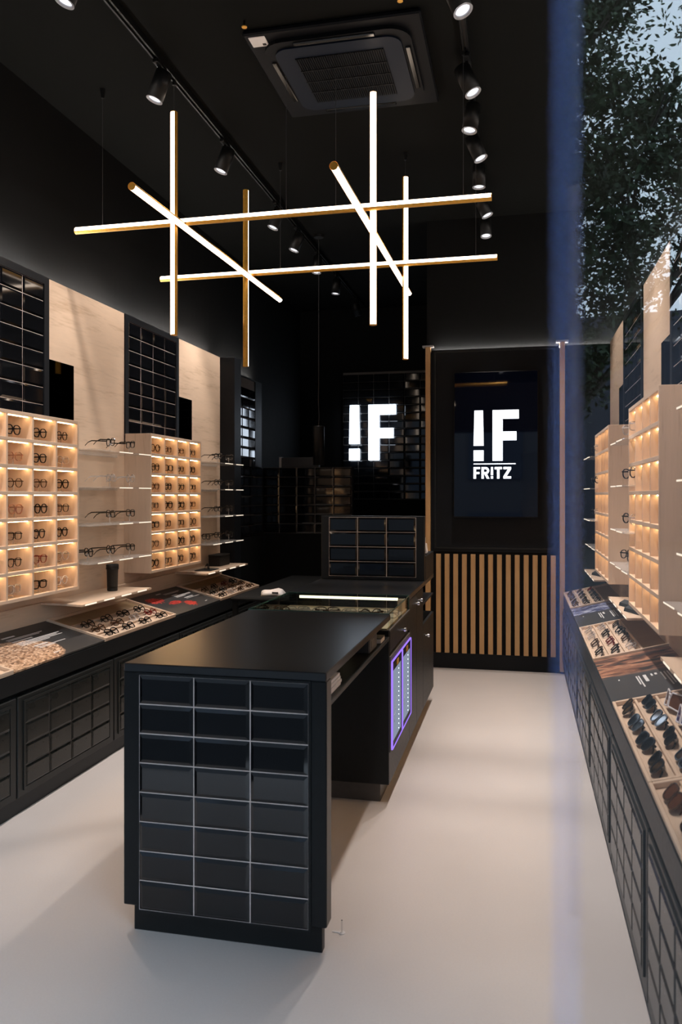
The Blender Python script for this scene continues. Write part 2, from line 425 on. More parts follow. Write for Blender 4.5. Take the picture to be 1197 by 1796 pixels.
for x, l in ((-.815, 'beside the counter'), (.333, 'right of the screen')):
    p = thing('oak_post', f'slim upright oak post {l} on the back wall', 'post', (x, YB, 0))
    MB().bbox(0, .042, -.07, 0, .02, 2.835, .002).build('post_body', M_slat, p)
    MB().bbox(-.028, .07, -.075, 0, 2.836, 2.85, .002).build('cap', M_metalring, p)
tag(MB().box(-.74, .83, YB-.022, YB-.012, 2.8005, 2.8035).build('cove_light_strip', M_ledc), 'thin light strip above the screen on the back wall', 'light strip')

tv = thing('wall_screen', 'portrait black wall screen showing a white logo', 'screen', (-.205, YB-.098, 1.334), (R(-2.9), 0, 0))
MB().bbox(-.358, .358, -.055, 0, 0, 1.264, .004).build('casing', M_metal, tv)
MB().box(-.352, .352, -.0565, -.055, .006, 1.258).build('display', M_screenglass, tv)
S = 7.02*.9757/1400
def tvx(px): return (px-912)*S+.205
def tvz(py): return 1.53+(868-py)*7.02/1400-1.334
y0, y1 = -.0585, -.0565
mb = MB()
put_letter(mb, '!', tvx(832), tvz(810), tvz(722.5)-tvz(810), y0, y1, .98)
put_letter(mb, 'F', tvx(865), tvz(810), tvz(722.5)-tvz(810), y0, y1, 1.0)
mb.box(tvx(832), tvx(904.7), y0, y1, tvz(816), tvz(814.4))
h = tvz(820.6)-tvz(840.6); x = tvx(832)
for ch, sxx, gap in (('F', 1.1, .012), ('R', 1.0, .012), ('!', 1.0, .012), ('T', 1.0, .012), ('Z', 1.08, 0)):
    x += put_letter(mb, ch, x, tvz(840.6), h, y0, y1, sxx) + gap
mb.build('logo', M_scr, tv)
MB().box(-.06, .06, 0, .022, .3, .9).build('wall_mount', M_metal, tv)

# ------------------------------------------------------------------ counters along the side walls
FZ, BZ = .675, .775          # front and back height of the sloping top
def counter_x(side, d):      # d = distance in from the counter front
    return (-2.34 - d) if side == 'left' else (.362 + d)
CD = .395
slope = math.atan2(BZ-FZ, CD)
for side in SIDES:
    s = -1 if side == 'left' else 1
    X0 = counter_x(side, 0)
    t = thing('display_counter', f'long low black display counter along the {side} wall', 'counter', (X0, 1.2, 0), group='low wall counters')
    # local: u = depth (0 front .. CD back) , mirrored for left
    def U(mb, u0, u1, y0, y1, z0, z1, b=None):
        x0, x1 = sorted((s*u0, s*u1))
        return mb.bbox(x0, x1, y0, y1, z0, z1, b) if b else mb.box(x0, x1, y0, y1, z0, z1)
    mb = MB(); U(mb, .03, CD, 0, 5.84, .0, .62); mb.build('carcass', M_blackm, t)
    mb = MB()
    pts = [(0,.585),(0,FZ),(.012,FZ+.002),(CD,BZ-.014),(CD,.585)]
    poly = [(s*a, z) for a, z in pts]
    if s > 0: poly = poly[::-1]
    mb.prism(poly, 0, 5.84, 'y'); mb.build('worktop', M_black, t)
    mb = MB(); U(mb, .012, .03, 0, 5.84, 0, .075 if side=='left' else .05); mb.build('plinth', M_black, t)
    yk = 3.355 - 1.2
    starts = []
    y = 2.905-1.2-.93*2+.0
    y = (3.372-1.2) - .93*2
    bounds = []
    while y < 5.84-.3:
        a, b = max(y, 0), min(y+.93, 5.84)
        bounds.append((a, b)); y += .93
    for (a, b) in bounds:
        if b-a < .5: continue
        d = MB(); z0, z1 = (.08, .562) if side=='left' else (.055, .565)
        U(d, -.002, .03, a+.006, b-.006, z0, z1, .003)
        dr = d.build('cabinet_door', M_door, t)
        n = int((b-a-.06)/TP)
        off = (b-a-n*TP)/2
        zt = z1-.035-4*TR
        fr = MB()
        for (ya, yb, za, zb) in ((a+off-.012, b-off+.012, zt+4*TR, zt+4*TR+.012),(a+off-.012, b-off+.012, zt-.012, zt),(a+off-.012, a+off, zt, zt+4*TR),(b-off, b-off+.012, zt, zt+4*TR)):
            U(fr, -.008, -.002, ya, yb, za, zb)
        fr.build('tile_frame', M_door, dr)
        g = MB(); U(g, -.004, -.002, a+off, b-off, zt, zt+4*TR); g.build('grout', M_groutc, dr)
        tile_grid(dr, (s*(-.004), a+off, zt), 'left' if side=='left' else 'right', n, 4, TILEM, .25)

# ------------------------------------------------------------------ trays and posters lying on the counters
def wedge_frame(side, y):
    """matrix that puts local (x along the shop's depth, y from counter front to back, z up) on the sloping counter"""
    s = -1 if side == 'left' else 1
    ex = Vector((0, 1, 0)) ; ey = Vector((s*math.cos(slope), 0, math.sin(slope)))
    ez = ex.cross(ey)
    if ez.z < 0: ex = -ex; ez = ex.cross(ey)
    M = Matrix((ex, ey, ez)).transposed().to_4x4()
    return M, ex.y
TRAYD = CD/math.cos(slope)
def place_on_counter(o, side, y0, y1):
    M, sg = wedge_frame(side, 0)
    X = counter_x(side, 0)
    M.translation = Vector((X, y0 if sg > 0 else y1, FZ+.0025))
    o.matrix_world = M
    return sg
def poster_mat(name, kind):
    m = mat(name, (.03,.031,.032), .42); b = bsdf(m)
    tc = node(m, 'ShaderNodeTexCoord'); sp = node(m, 'ShaderNodeSeparateXYZ')
    link(m, tc.outputs['Object'], sp.inputs[0])
    def blob(cx, cy, rx, ry, nscale, namt, sharp):
        mp = node(m, 'ShaderNodeMapping'); link(m, tc.outputs['Object'], mp.inputs['Vector'])
        mp.inputs['Location'].default_value = (-cx/rx, -cy/ry, 0); mp.inputs['Scale'].default_value = (1/rx, 1/ry, 0)
        ln = node(m, 'ShaderNodeVectorMath', operation='LENGTH'); link(m, mp.outputs['Vector'], ln.inputs[0])
        n = node(m, 'ShaderNodeTexNoise'); n.inputs['Scale'].default_value = nscale; n.inputs['Detail'].default_value = 5
        link(m, tc.outputs['Object'], n.inputs['Vector'])
        a = node(m, 'ShaderNodeMath', operation='MULTIPLY_ADD'); link(m, n.outputs['Fac'], a.inputs[0]); a.inputs[1].default_value = namt; link(m, ln.outputs['Value'], a.inputs[2])
        mr = node(m, 'ShaderNodeMapRange'); link(m, a.outputs[0], mr.inputs['Value'])
        mr.inputs['From Min'].default_value = 1+namt*.5+sharp; mr.inputs['From Max'].default_value = 1+namt*.5-sharp
        return mr.outputs['Result']
    def mixc(fac, base, colsock):
        mx = node(m, 'ShaderNodeMix', data_type='RGBA'); link(m, fac, mx.inputs['Factor'])
        if isinstance(base, tuple): mx.inputs['A'].default_value = (*base, 1)
        else: link(m, base, mx.inputs['A'])
        if isinstance(colsock, tuple): mx.inputs['B'].default_value = (*colsock, 1)
        else: link(m, colsock, mx.inputs['B'])
        return mx.outputs['Result']
    def cells(scale, stops, stretch=(1,1,1)):
        mp = node(m, 'ShaderNodeMapping'); link(m, tc.outputs['Object'], mp.inputs['Vector']); mp.inputs['Scale'].default_value = stretch
        v = node(m, 'ShaderNodeTexVoronoi'); v.inputs['Scale'].default_value = scale; link(m, mp.outputs['Vector'], v.inputs['Vector'])
        return ramp(m, v.outputs['Color'], stops).outputs['Color']
    base = (.030,.031,.032)
    if kind == 'chips':
        c = cells(62, [(.1,(.10,.05,.03)),(.5,(.42,.25,.15)),(.9,(.66,.48,.34))], (1,2.0,1))
        out = mixc(blob(.17,.13,.36,.17,9,.25,.03), base, c)
    elif kind == 'red':
        n = cells(75, [(.1,(.12,.004,.003)),(.6,(.55,.03,.02)),(.95,(.8,.10,.07))], (1,3,1))
        out = mixc(blob(.20,.27,.10,.05,60,2.0,.05), base, n)
        out = mixc(blob(.34,.17,.09,.03,60,2.0,.05), out, n)
        out = mixc(blob(.47,.10,.07,.045,60,2.0,.05), out, n)
    elif kind == 'blue':
        n = node(m, 'ShaderNodeTexNoise'); n.inputs['Scale'].default_value = 26; n.inputs['Detail'].default_value = 7; n.inputs['Distortion'].default_value = 1.2
        mp = node(m, 'ShaderNodeMapping'); mp.inputs['Scale'].default_value = (1.6, .5, 1); link(m, tc.outputs['Object'], mp.inputs['Vector']); link(m, mp.outputs['Vector'], n.inputs['Vector'])
        c = ramp(m, n.outputs['Fac'], [(.40,(.012,.014,.05)),(.52,(.06,.08,.22)),(.62,(.55,.58,.68))]).outputs['Color']
        mr = node(m, 'ShaderNodeMapRange'); link(m, sp.outputs['X'], mr.inputs['Value']); mr.inputs['From Min'].default_value = .36; mr.inputs['From Max'].default_value = .30
        out = mixc(mr.outputs['Result'], base, c)
    else:
        n = node(m, 'ShaderNodeTexNoise'); n.inputs['Scale'].default_value = 9; n.inputs['Detail'].default_value = 4; n.inputs['Distortion'].default_value = .8
        mp = node(m, 'ShaderNodeMapping'); mp.inputs['Scale'].default_value = (1.5, .6, 1); link(m, tc.outputs['Object'], mp.inputs['Vector']); link(m, mp.outputs['Vector'], n.inputs['Vector'])
        c = ramp(m, n.outputs['Fac'], [(.38,(.012,.010,.009)),(.47,(.16,.06,.03)),(.56,(.42,.20,.11)),(.66,(.03,.02,.015))]).outputs['Color']
        mr = node(m, 'ShaderNodeMapRange'); link(m, sp.outputs['X'], mr.inputs['Value']); mr.inputs['From Min'].default_value = .43; mr.inputs['From Max'].default_value = .38
        out = mixc(mr.outputs['Result'], base, c)
    link(m, out, b.inputs['Base Color'])
    return m
M_print = mat('white_print', (.62,.60,.58), .6)
def poster(side, y0, y1, kind, label):
    L = y1-y0-.006
    t = thing('picture_board', label, 'picture board', group='picture boards on the counters')
    sg = place_on_counter(t, side, y0+.003, y1-.003)
    MB().box(0, L, .006, TRAYD-.006, .001, .012).build('board', poster_mat('print_'+kind, kind), t)
    mb = MB()
    def line(x0, x1, y, w): mb.box(x0, x1, y, y+w, .012, .0124)
    # the photograph's text blocks: rows of fine white lines running along the counter
    if kind == 'chips':   # left wall: local x grows with depth towards the far end
        for x0, x1, y, wd in ((.34,.45,.325,.012),(.34,.66,.30,.005),(.34,.62,.288,.005),(.345,.52,.262,.012),(.345,.74,.243,.005),(.345,.70,.231,.005),(.345,.74,.219,.005),(.345,.60,.207,.005),(.40,.52,.165,.010),(.40,.66,.148,.005),(.40,.55,.137,.005),(.40,.46,.05,.006)): line(x0,x1,y,wd)
    elif kind == 'red':
        for x0, x1, y, wd in ((.38,.46,.345,.012),(.46,.74,.325,.006),(.46,.70,.312,.006),(.50,.60,.270,.012),(.50,.80,.252,.006),(.50,.78,.240,.006),(.50,.66,.228,.006),(.56,.72,.19,.010),(.56,.82,.175,.005),(.66,.70,.06,.006)): line(x0,x1,y,wd)
    elif kind == 'blue':
        for x0, x1, y, wd in ((.42,.50,.19,.012),(.42,.66,.175,.006),(.42,.62,.163,.006),(.42,.50,.285,.012),(.42,.70,.262,.006),(.42,.66,.25,.006),(.42,.68,.238,.006),(.42,.45,.06,.006)): line(x0,x1,y,wd)
    else:
        for x0, x1, y, wd in ((.48,.50,.07,.006),(.48,.60,.175,.014),(.48,.68,.155,.006),(.48,.63,.145,.006),(.48,.51,.225,.010),(.48,.52,.208,.008),(.48,.62,.250,.006),(.48,.72,.264,.006),(.48,.70,.277,.006),(.48,.56,.288,.006),(.48,.58,.305,.014),(.48,.60,.325,.012),(.48,.66,.35,.006),(.48,.70,.36,.006)): line(x0,x1,y,wd)
    mb.build('printed_text', M_print, t)
    return t
GOBJ = []
def tray(side, y0, y1, label):
    L = y1-y0-.006
    t = thing('display_tray', label, 'tray', group='oak trays on the counters')
    sg = place_on_counter(t, side, y0+.003, y1-.003)
    D = TRAYD-.006
    MB().box(0, L, .004, D, .001, .006).build('tray_base', M_oakx, t)
    rim = MB().bbox(0, L, .004, .016, .006, .024, .002).bbox(0, .014, .016, D-.012, .006, .024, .002).bbox(L-.014, L, .016, D-.012, .006, .024, .002).bbox(0, L, D-.012, D, .006, .024, .002)
    rim.build('rim', M_oakx, t)
    for i, y in enumerate((.092, .172, .252)):
        MB().bbox(.014, L-.014, y-.005, y+.005, .006, .020, .002).build('divider', M_oakx, t)
    MB().box(.016, L-.016, .262, D-.014, .006, .0075).build('inlay', M_recess, t)
    return t, sg, L

# ------------------------------------------------------------------ spectacles
def outline(style, n=22):
    pts = []
    for i in range(n):
        a = 2*math.pi*i/n; c, s_ = math.cos(a), math.sin(a)
        if style == 'round': p, w_, h_ = 2.0, .0245, .0225
        elif style == 'square': p, w_, h_ = 4.0, .0265, .0190
        elif style == 'panto': p, w_, h_ = 2.6, .0255, .0215
        else: p, w_, h_ = 3.0, .0275, .0215
        r = (abs(c)**p + abs(s_)**p)**(-1/p)
        x, z = r*c*w_, r*s_*h_
        if style in ('panto', 'wayfarer'): x *= 1 + .10*(z/h_)
        pts.append((x, z))
    return pts
def spec_meshes(style, thick):
    cx = .0335
    fr = MB(); o = outline(style); n = len(o)
    for sgn in (-1, 1):
        vs = []
        for (x, z) in o:
            l = math.hypot(x, z); k = 1+thick/l
            for (f_, y) in ((1,-.0022),(k,-.0022),(k,.0022),(1,.0022)): vs.append((sgn*cx+x*f_, y, z*f_))
        fs = []
        for i in range(n):
            j = (i+1) % n
            for q in range(4): fs.append((i*4+q, j*4+q, j*4+(q+1)%4, i*4+(q+1)%4))
        fr.add(vs, fs)
    b = thick*.9
    fr.box(-.0095, .0095, -.0022, .0022, .004, .004+b*1.3)
    for sgn in (-1, 1):
        x0, x1 = sorted((sgn*.058, sgn*.0695)); fr.box(x0, x1, -.002, .005, .007, .007+max(.0045, thick*1.4))
    F = fr.mesh('spectacle_front', M_fblack)
    ln = MB(); ln.prism([(x*1.01, z*1.01) for x, z in o][::-1], -.0006, .0006, 'y'); Lm = ln.mesh('spectacle_lens', M_lens)
    t = MB(); h = max(.0035, thick)
    # open temple, hinge at origin, runs +y, drops behind the ear
    prof = [(0,.0),(.045,.0),(.095,-.001),(.118,-.012),(.138,-.034)]
    def strip(pp, hh, w_):
        vs = []
        for i, (y, z) in enumerate(pp):
            hz = hh*(1 if i < 3 else .8)
            for (dx, dz) in ((-w_,-hz),(w_,-hz),(w_,hz),(-w_,hz)): vs.append((dx, y, z+dz))
        fs = []
        for i in range(len(pp)-1):
            for q in range(4): fs.append((i*4+q, i*4+(q+1)%4, i*4+4+(q+1)%4, i*4+4+q))
        fs += [(3,2,1,0), tuple(len(vs)-4+q for q in range(4))]
        t.add(vs, fs)
    strip(prof, h*.75, .0014)
    return F, Lm, t.mesh('spectacle_temple', M_fblack)
SPEC = {}
for st in ('round', 'square', 'panto', 'wayfarer'):
    SPEC[st, 'thin'] = spec_meshes(st, .0022); SPEC[st, 'thick'] = spec_meshes(st, .0048)
FRAMES = {'black': M_fblack, 'tortoiseshell': M_fbrown, 'dark red': M_fred, 'clear': M_fclear, 'rose': M_frose, 'white': M_fwhite}
def spectacles(label, loc, rot, style='panto', thick='thick', color='black', lens=None, folded=False, group=None, name='eyeglasses', mtx=None, scale=1.0):
    t = thing(name, label, 'glasses' if name == 'eyeglasses' else 'sunglasses', loc, rot, group)
    if mtx is not None: t.matrix_world = mtx
    if scale != 1.0: t.scale = (scale,)*3
    F, Lm, T = SPEC[style, thick]
    f = obj('frame_front', F, t); setmat(f, FRAMES[color])
    for sgn in (-1, 1):
        l = obj('lens', Lm, t, (sgn*.0335, 0, 0))
        if lens: setmat(l, lens)
        if folded: tm = obj('temple', T, t, (sgn*.0675, .006+(.004 if sgn > 0 else 0), .010), (0, R(90) if False else 0, R(sgn*84)))
        else: tm = obj('temple', T, t, (sgn*.0685, .003, .010))
        setmat(tm, FRAMES[color])
    return t
STANDM = MB().bbox(-.018, .018, .0, .05, 0, .003, .001).bbox(-.004, .004, .004, .008, .003, .038, .001).bbox(-.012, .012, .002, .012, .036, .040, .001).mesh('glasses_stand', M_acr)
def stand(label, loc, rz, group, sc_=1.0):
    o = obj('glasses_stand', STANDM, None, loc, (0,0,rz)); o.scale = (1,1,sc_)
    return tag(o, label, 'stand', group)

trays = []
seq = {'left': [(2.40,3.355),(4.205,5.18),(6.03,7.0)], 'right': [(1.50,2.44),(2.44,3.36),(4.22,5.20),(6.08,7.02)]}
posters = {'left': [(3.355,4.205,'chips','dark picture board with a heap of wood chips on the left counter'),
                    (5.18,6.03,'red','dark picture board with red splashes on the left counter')],
           'right': [(3.36,4.22,'hands','dark picture board with brown hands photo on the right counter'),
                     (5.20,6.08,'blue','dark picture board with blue rippled photo on the right counter')]}
for side in SIDES:
    for (a, b, k, l) in posters[side]: poster(side, a, b, k, l)
nm = {('left',0):'oak glasses tray at the near end of the left counter', ('left',1):'oak tray of eyeglasses on the left counter between the two picture boards', ('left',2):'oak glasses tray at the far end of the left counter',
      ('right',0):'oak sunglasses tray at the near end of the right counter', ('right',1):'oak tray of dark sunglasses beside the hands picture board', ('right',2):'oak tray of eyeglasses on the right counter between the two picture boards', ('right',3):'oak glasses tray at the far end of the right counter'}
def on_tray(t, sg, x, y, z, tilt, yaw=0):
    """matrix for glasses on a tray: facing the aisle (local -y of the tray), tilted up"""
    M = t.matrix_world.copy()
    loc = Matrix.Translation((x, y, z))
    return M @ loc @ Matrix.Rotation(R(yaw), 4, 'Z') @ Matrix.Rotation(R(-tilt), 4, 'X')
styles = ['panto', 'square', 'round', 'wayfarer']
rowname = ['front', 'middle', 'back']
bpy.context.view_layer.update()
for side in SIDES:
    for ti, (a, b) in enumerate(seq[side]):
        t, sg, L = tray(side, a, b, nm[side, ti])
        bpy.context.view_layer.update()
        short = {('left',0):'near left', ('left',1):'middle left', ('left',2):'far left', ('right',0):'near right', ('right',1):'sunglasses', ('right',2):'middle right', ('right',3):'far right'}[side, ti]
        sun = side == 'right' and ti < 2
        n = 5 if (side, ti) == ('right', 3) else 4
        for r_, y in enumerate((.050, .130, .212)):
            if sun and r_ == 2 or (side, ti) == ('left', 0) or ((side, ti) == ('right', 0) and r_ > 0): continue
            for i in range(n):
                u = (i+.5)/n*(L-.06)+.03 + random.uniform(-.012, .012)
                ii = i if sg > 0 else n-1-i          # count from the camera end
                st = random.choice(styles); col = 'black'
                q = random.random()
                if not sun: col = 'black' if q < .62 else ('tortoiseshell' if q < .8 else ('clear' if q < .9 else 'dark red'))
                if side == 'right' and ti == 3 and r_ > 0 and ii in (1, 2, 3): col = 'dark red' if random.random() < .5 else 'black'
                if (side, ti) == ('right', 2) and q < .35: col = 'clear'
                yaw = random.uniform(-7, 7)
                lens = None
                if sun:
                    lens = M_lensd; st = random.choice(['wayfarer', 'panto', 'square', 'wayfarer'])
                    if ti == 0: lens = M_lensb; col = 'tortoiseshell' if ii % 2 else 'black'
                mt = on_tray(t, sg, u, y, .006+(.0245 if sun else .019), 58 if sun else 62, yaw)
                nmx = 'sunglasses' if sun else 'eyeglasses'
                spectacles(f'{col} {nmx} in the {rowname[r_]} row of the {short} tray, {ORD[ii]} from the entrance', (0,0,0), (0,0,0), st, 'thick', col, lens, True, f'{nmx} in the {short} tray', nmx, mt, 1.05 if sun else 1.0)
    # white sport shades in the sunglasses tray are added below

def sport_shades(label, mtx, lens, framecol):
    t = thing('sport_sunglasses', label, 'sunglasses', group='sport sunglasses in the sunglasses tray'); t.matrix_world = mtx
    for sgn in (-1, 1):
        l = MB(); pr = [(0,-.026),(.058,-.030),(.068,.006),(.060,.030),(.006,.026),(-.004,.0)]
        pr = [(sgn*(x+.006), z) for x, z in pr]
        if sgn > 0: pr = pr
        bend = lambda x: .9*x*x*4
        vs = [(x, bend(x)-.001, z) for x, z in pr] + [(x, bend(x)+.001, z) for x, z in pr]
        n = 6; fs = [list(range(n)), list(range(n, 2*n))[::-1]] + [(i, (i+1)%n, (i+1)%n+n, i+n) for i in range(n)]
        l.add(vs, fs); l.build('lens', lens, t)
        rim = MB()
        P = [Vector((x, bend(x), z)) for x, z in pr]
        for i in range(n): rim.tube(P[i], P[(i+1)%n], .0035, n=6)
        rim.build('frame_front', framecol, t)
        tm = MB().path([(sgn*.072, bend(.072), .010), (sgn*.070, .08, .012), (sgn*.062, .13, -.014)], .0038, 6); tm.build('temple', framecol, t)
    MB().tube((-.010, 0, .018), (.010, 0, .018), .004, n=8).build('bridge', framecol, t)
    return t
tr = [o for o in bpy.data.objects if o.get('label') == nm['right', 1]][0]
M, sg = wedge_frame('right', 0)
def tray_u(side, y0, y1, y):           # depth position in the shop -> tray x
    return (y-y0) if wedge_frame(side, 0)[1] > 0 else (y1-y)
for yy, lens, fc, lab in ((3.13, M_lensb, M_fwhite, 'white framed sport sunglasses with brown lenses in the back row of the sunglasses tray'),
                          (2.90, M_lensblue, M_fwhite, 'white framed sport sunglasses with blue lenses in the back row of the sunglasses tray')):
    sport_shades(lab, on_tray(tr, sg, tray_u('right', 2.443, 3.357, yy), .195, .055, 30, 12), lens, fc)

# ------------------------------------------------------------------ cubby racks
CD0, CD1 = .0, .205      # rack depth from the wall panel
RZ0, RZ1 = .975, 1.965
def cubby_rack(side, y0, y1, word):
    s = 1 if side == 'left' else -1
    X = XL if side == 'left' else XR
    t = thing('cubby_rack', f'{word} light oak rack of lit cubbyholes on the {side} wall', 'display rack', (X+.003*s, y0, RZ0), group='lit cubby racks')
    L, H, D = y1-y0, RZ1-RZ0, .205
    def U(mb, u0, u1, a, b, z0, z1, bv=None):
        x0, x1 = sorted((s*u0, s*u1)); return mb.bbox(x0, x1, a, b, z0, z1, bv) if bv else mb.box(x0, x1, a, b, z0, z1)
    mb = MB(); U(mb, .0, .008, .004, L-.004, .004, H-.004); mb.build('back_panel', M_oakv, t)
    cw = (L-.016)/4; rh = (H-.018)/7
    for yy in (.0, L-.016):
        mb = MB(); U(mb, 0, D, yy, yy+.016, 0, H, .001); mb.build('side_panel', M_oakv, t)
    for yy in (0, H-.018):
        mb = MB(); U(mb, 0, D, .016, L-.016, yy, yy+.018, .001); mb.build('top_panel' if yy else 'bottom_panel', M_oakh, t)
    for r_ in range(1, 7):
        mb = MB(); U(mb, .008, D, .016, L-.016, r_*rh, r_*rh+.018, .001); mb.build('shelf', M_oakh, t)
    for c in range(1, 4):
        for r_ in range(7):
            mb = MB(); U(mb, .008, D-.001, c*cw, c*cw+.014, r_*rh+.018, r_*rh+rh); mb.build('divider', M_oakv, t)
    for r_ in range(7):
        mb = MB()
        for c in range(4): U(mb, D-.034, D-.027, c*cw+.018, c*cw+cw-.003, r_*rh+rh-.0045, r_*rh+rh-.0005)
        mb.build('light_strip', M_led, t)
    return t, cw, rh
ROWN = ['top', 'second', 'third', 'fourth', 'fifth', 'sixth', 'bottom']
rose_spots = {('near',1,1):'rose', ('near',3,1):'rose', ('near',1,3):'clear', ('near',5,3):'clear', ('near',6,1):'clear', ('near',6,3):'white', ('near',5,2):'dark red'}
for side in SIDES:
    for k, word in ((0, 'near'), (2, 'far')):
        y0, y1 = MOD[k]
        t, cw, rh = cubby_rack(side, y0, y1, word)
        if side == 'left':
            for r_ in range(7):          # row 0 = top
                for c in range(1 if word == 'near' else 0, 4):
                    z = RZ0 + (6-r_)*rh + .018
                    y = y0 + c*cw + .016 + (cw-.016)/2 + (.008 if word == 'near' else .026) + random.uniform(-.012, .012)
                    col = rose_spots.get((word, r_, c), 'black' if random.random() < .85 else 'tortoiseshell')
                    st = random.choice(['round', 'panto', 'square', 'panto'])
                    x = XL + .003 + .205 - .042
                    spectacles(f'{col} eyeglasses in the {ROWN[r_]} row, {ORD[c]} column of the {word} left cubby rack', (x, y, z+.045), (0, 0, R(90+random.uniform(-6, 6))), st, 'thin' if random.random() < .45 else 'thick', col, None, False, f'eyeglasses in the {word} left cubby rack')
                    stand(f'clear stand in the {ROWN[r_]} row, {ORD[c]} column of the {word} left cubby rack', (x-.002, y, z+.0005), R(90), f'stands in the {word} left cubby rack', .95)

# ------------------------------------------------------------------ clear shelves
LV = [1.806, 1.578, 1.347, 1.118]
def clear_shelf(side, ya, yb, z, teeth, label, deep=.265, lit0=0):
    s = 1 if side == 'left' else -1
    X = XL if side == 'left' else XR
    L = yb-ya
    t = thing('clear_shelf', label, 'shelf', (X+.003*s, ya, z), group='clear acrylic shelves on the side walls')
    # saw-tooth front: each tooth turned towards the far end of the shop
    pts = [(0, 0)]
    w_ = L/teeth
    edges = []
    for i in range(teeth):
        p, q = (deep-.010, i*w_+.01), (deep, (i+1)*w_-.012)
        pts += [p, q]; edges.append((p, q))
    pts += [(0, L)]
    poly = [(s*a, b) for a, b in pts]
    area = sum(poly[i][0]*poly[(i+1)%len(poly)][1]-poly[(i+1)%len(poly)][0]*poly[i][1] for i in range(len(poly)))
    if area < 0: poly = poly[::-1]
    MB().prism(poly, -.006, 0, 'z').build('plate', M_acr, t)
    for p, q in edges[lit0:]:
        d = (Vector(q)-Vector(p)); a = Vector(p)+d*.30; b = Vector(q)-d*.02
        n = Vector((d.y, -d.x)).normalized()*.0015
        if n.x < 0: n = -n
        pl = [(a.x, a.y), (b.x, b.y), (b.x+n.x, b.y+n.y), (a.x+n.x, a.y+n.y)]
        pl = [(s*x, y) for x, y in pl]
        ar = sum(pl[i][0]*pl[(i+1)%4][1]-pl[(i+1)%4][0]*pl[i][1] for i in range(4))
        if ar < 0: pl = pl[::-1]
        MB().prism(pl, -.006, .0, 'z').build('lit_edge', M_edgeglow, t)
    MB().box(*sorted((0, s*.012)), .02, L-.02, -.018, -.006).build('wall_bracket', M_acr, t)
    return [((p[0]+q[0])/2, (p[1]+q[1])/2) for p, q in edges]
def bottom_shelf(side, ya, yb, label, z=.90, deep=.305):
    s = 1 if side == 'left' else -1
    X = XL if side == 'left' else XR
    t = thing('lower_shelf', label, 'shelf', (X+.022*s, ya, z), group='pale lower shelves on the side walls')
    L = yb-ya; d = deep-.022
    pl = [(0, .05), (d*.45, .05), (d, .02), (d, L), (0, L)]
    pl = [(s*a, b) for a, b in pl]
    ar = sum(pl[i][0]*pl[(i+1)%5][1]-pl[(i+1)%5][0]*pl[i][1] for i in range(5))
    if ar < 0: pl = pl[::-1]
    MB().prism(pl, -.012, 0, 'z').build('plate', M_oakh, t)
    for i in range(4):
        a, b = L*(.06+.24*i), L*(.06+.24*i)+L*.14
        x0, x1 = sorted((s*d, s*(d+.002)))
        MB().box(x0, x1, a, b, -.010, -.002).build('lit_edge', M_edgeglow, t)
LAD = {'left': [(4.30, 5.10, 'near'), (6.16, 6.98, 'far')], 'right': [(2.42, 3.22, 'nearest'), (4.30, 5.10, 'near'), (6.16, 6.98, 'far')]}
TEETH = [2, 2, 2, 3]
lvl = ['top', 'second', 'third', 'lowest']
for side in SIDES:
    s = 1 if side == 'left' else -1
    X = XL if side == 'left' else XR
    for (ya, yb, word) in LAD[side]:
        for li, z in enumerate(LV):
            upper = li < 3
            if side == 'left': y0_, y1_, n_, dp = ya, yb, 3, .265
            elif upper: y0_, y1_, n_, dp = ya-.24, ya+.29, 2, .258
            else: y0_, y1_, n_, dp = ya+.02, yb+.08, 3, .20
            skip = 1 if (side == 'left' and upper) else 0
            sp = clear_shelf(side, y0_, y1_, z, n_, f'{lvl[li]} clear acrylic shelf of the {word} set on the {side} wall', dp, skip)
            for i, (dx, dy) in enumerate(sp):
                if i < skip: continue     # only two pairs stand on the upper shelves
                dy += y0_-ya
                x = X + .003*s + s*(dx-.075); y = ya+dy-.03
                col = 'black' if random.random() < .8 else 'clear'
                if (side, word, li) == ('left', 'near', 1) and i == 1: col = 'clear'
                if side == 'left': rz = R(90+52)
                else: rz = R(-90-40)
                sun = word == 'nearest'
                nmx = 'sunglasses' if sun else 'eyeglasses'
                pos = ORD[i-skip]
                spectacles(f'{col} {nmx} on the {lvl[li]} clear shelf of the {word} {side} set, {pos} from the entrance', (x, y, z+.062), (0, 0, rz), random.choice(['panto','round','square']) if not sun else 'wayfarer', 'thick', col, M_lensd if sun else None, False, f'{nmx} on the {word} {side} clear shelves', nmx)
                stand(f'clear stand on the {lvl[li]} {word} {side} shelf under the {pos} pair', (x, y, z+.0005), rz, f'stands on the {word} {side} clear shelves', 1.35)
        if side == 'left': bottom_shelf(side, ya-.19, yb-.09 if word != 'far' else yb, f'pale lower shelf under the {word} clear shelves on the {side} wall')
        else: bottom_shelf(side, ya-.02, yb+.09, f'pale lower shelf under the {word} clear shelves on the {side} wall', deep=.21)
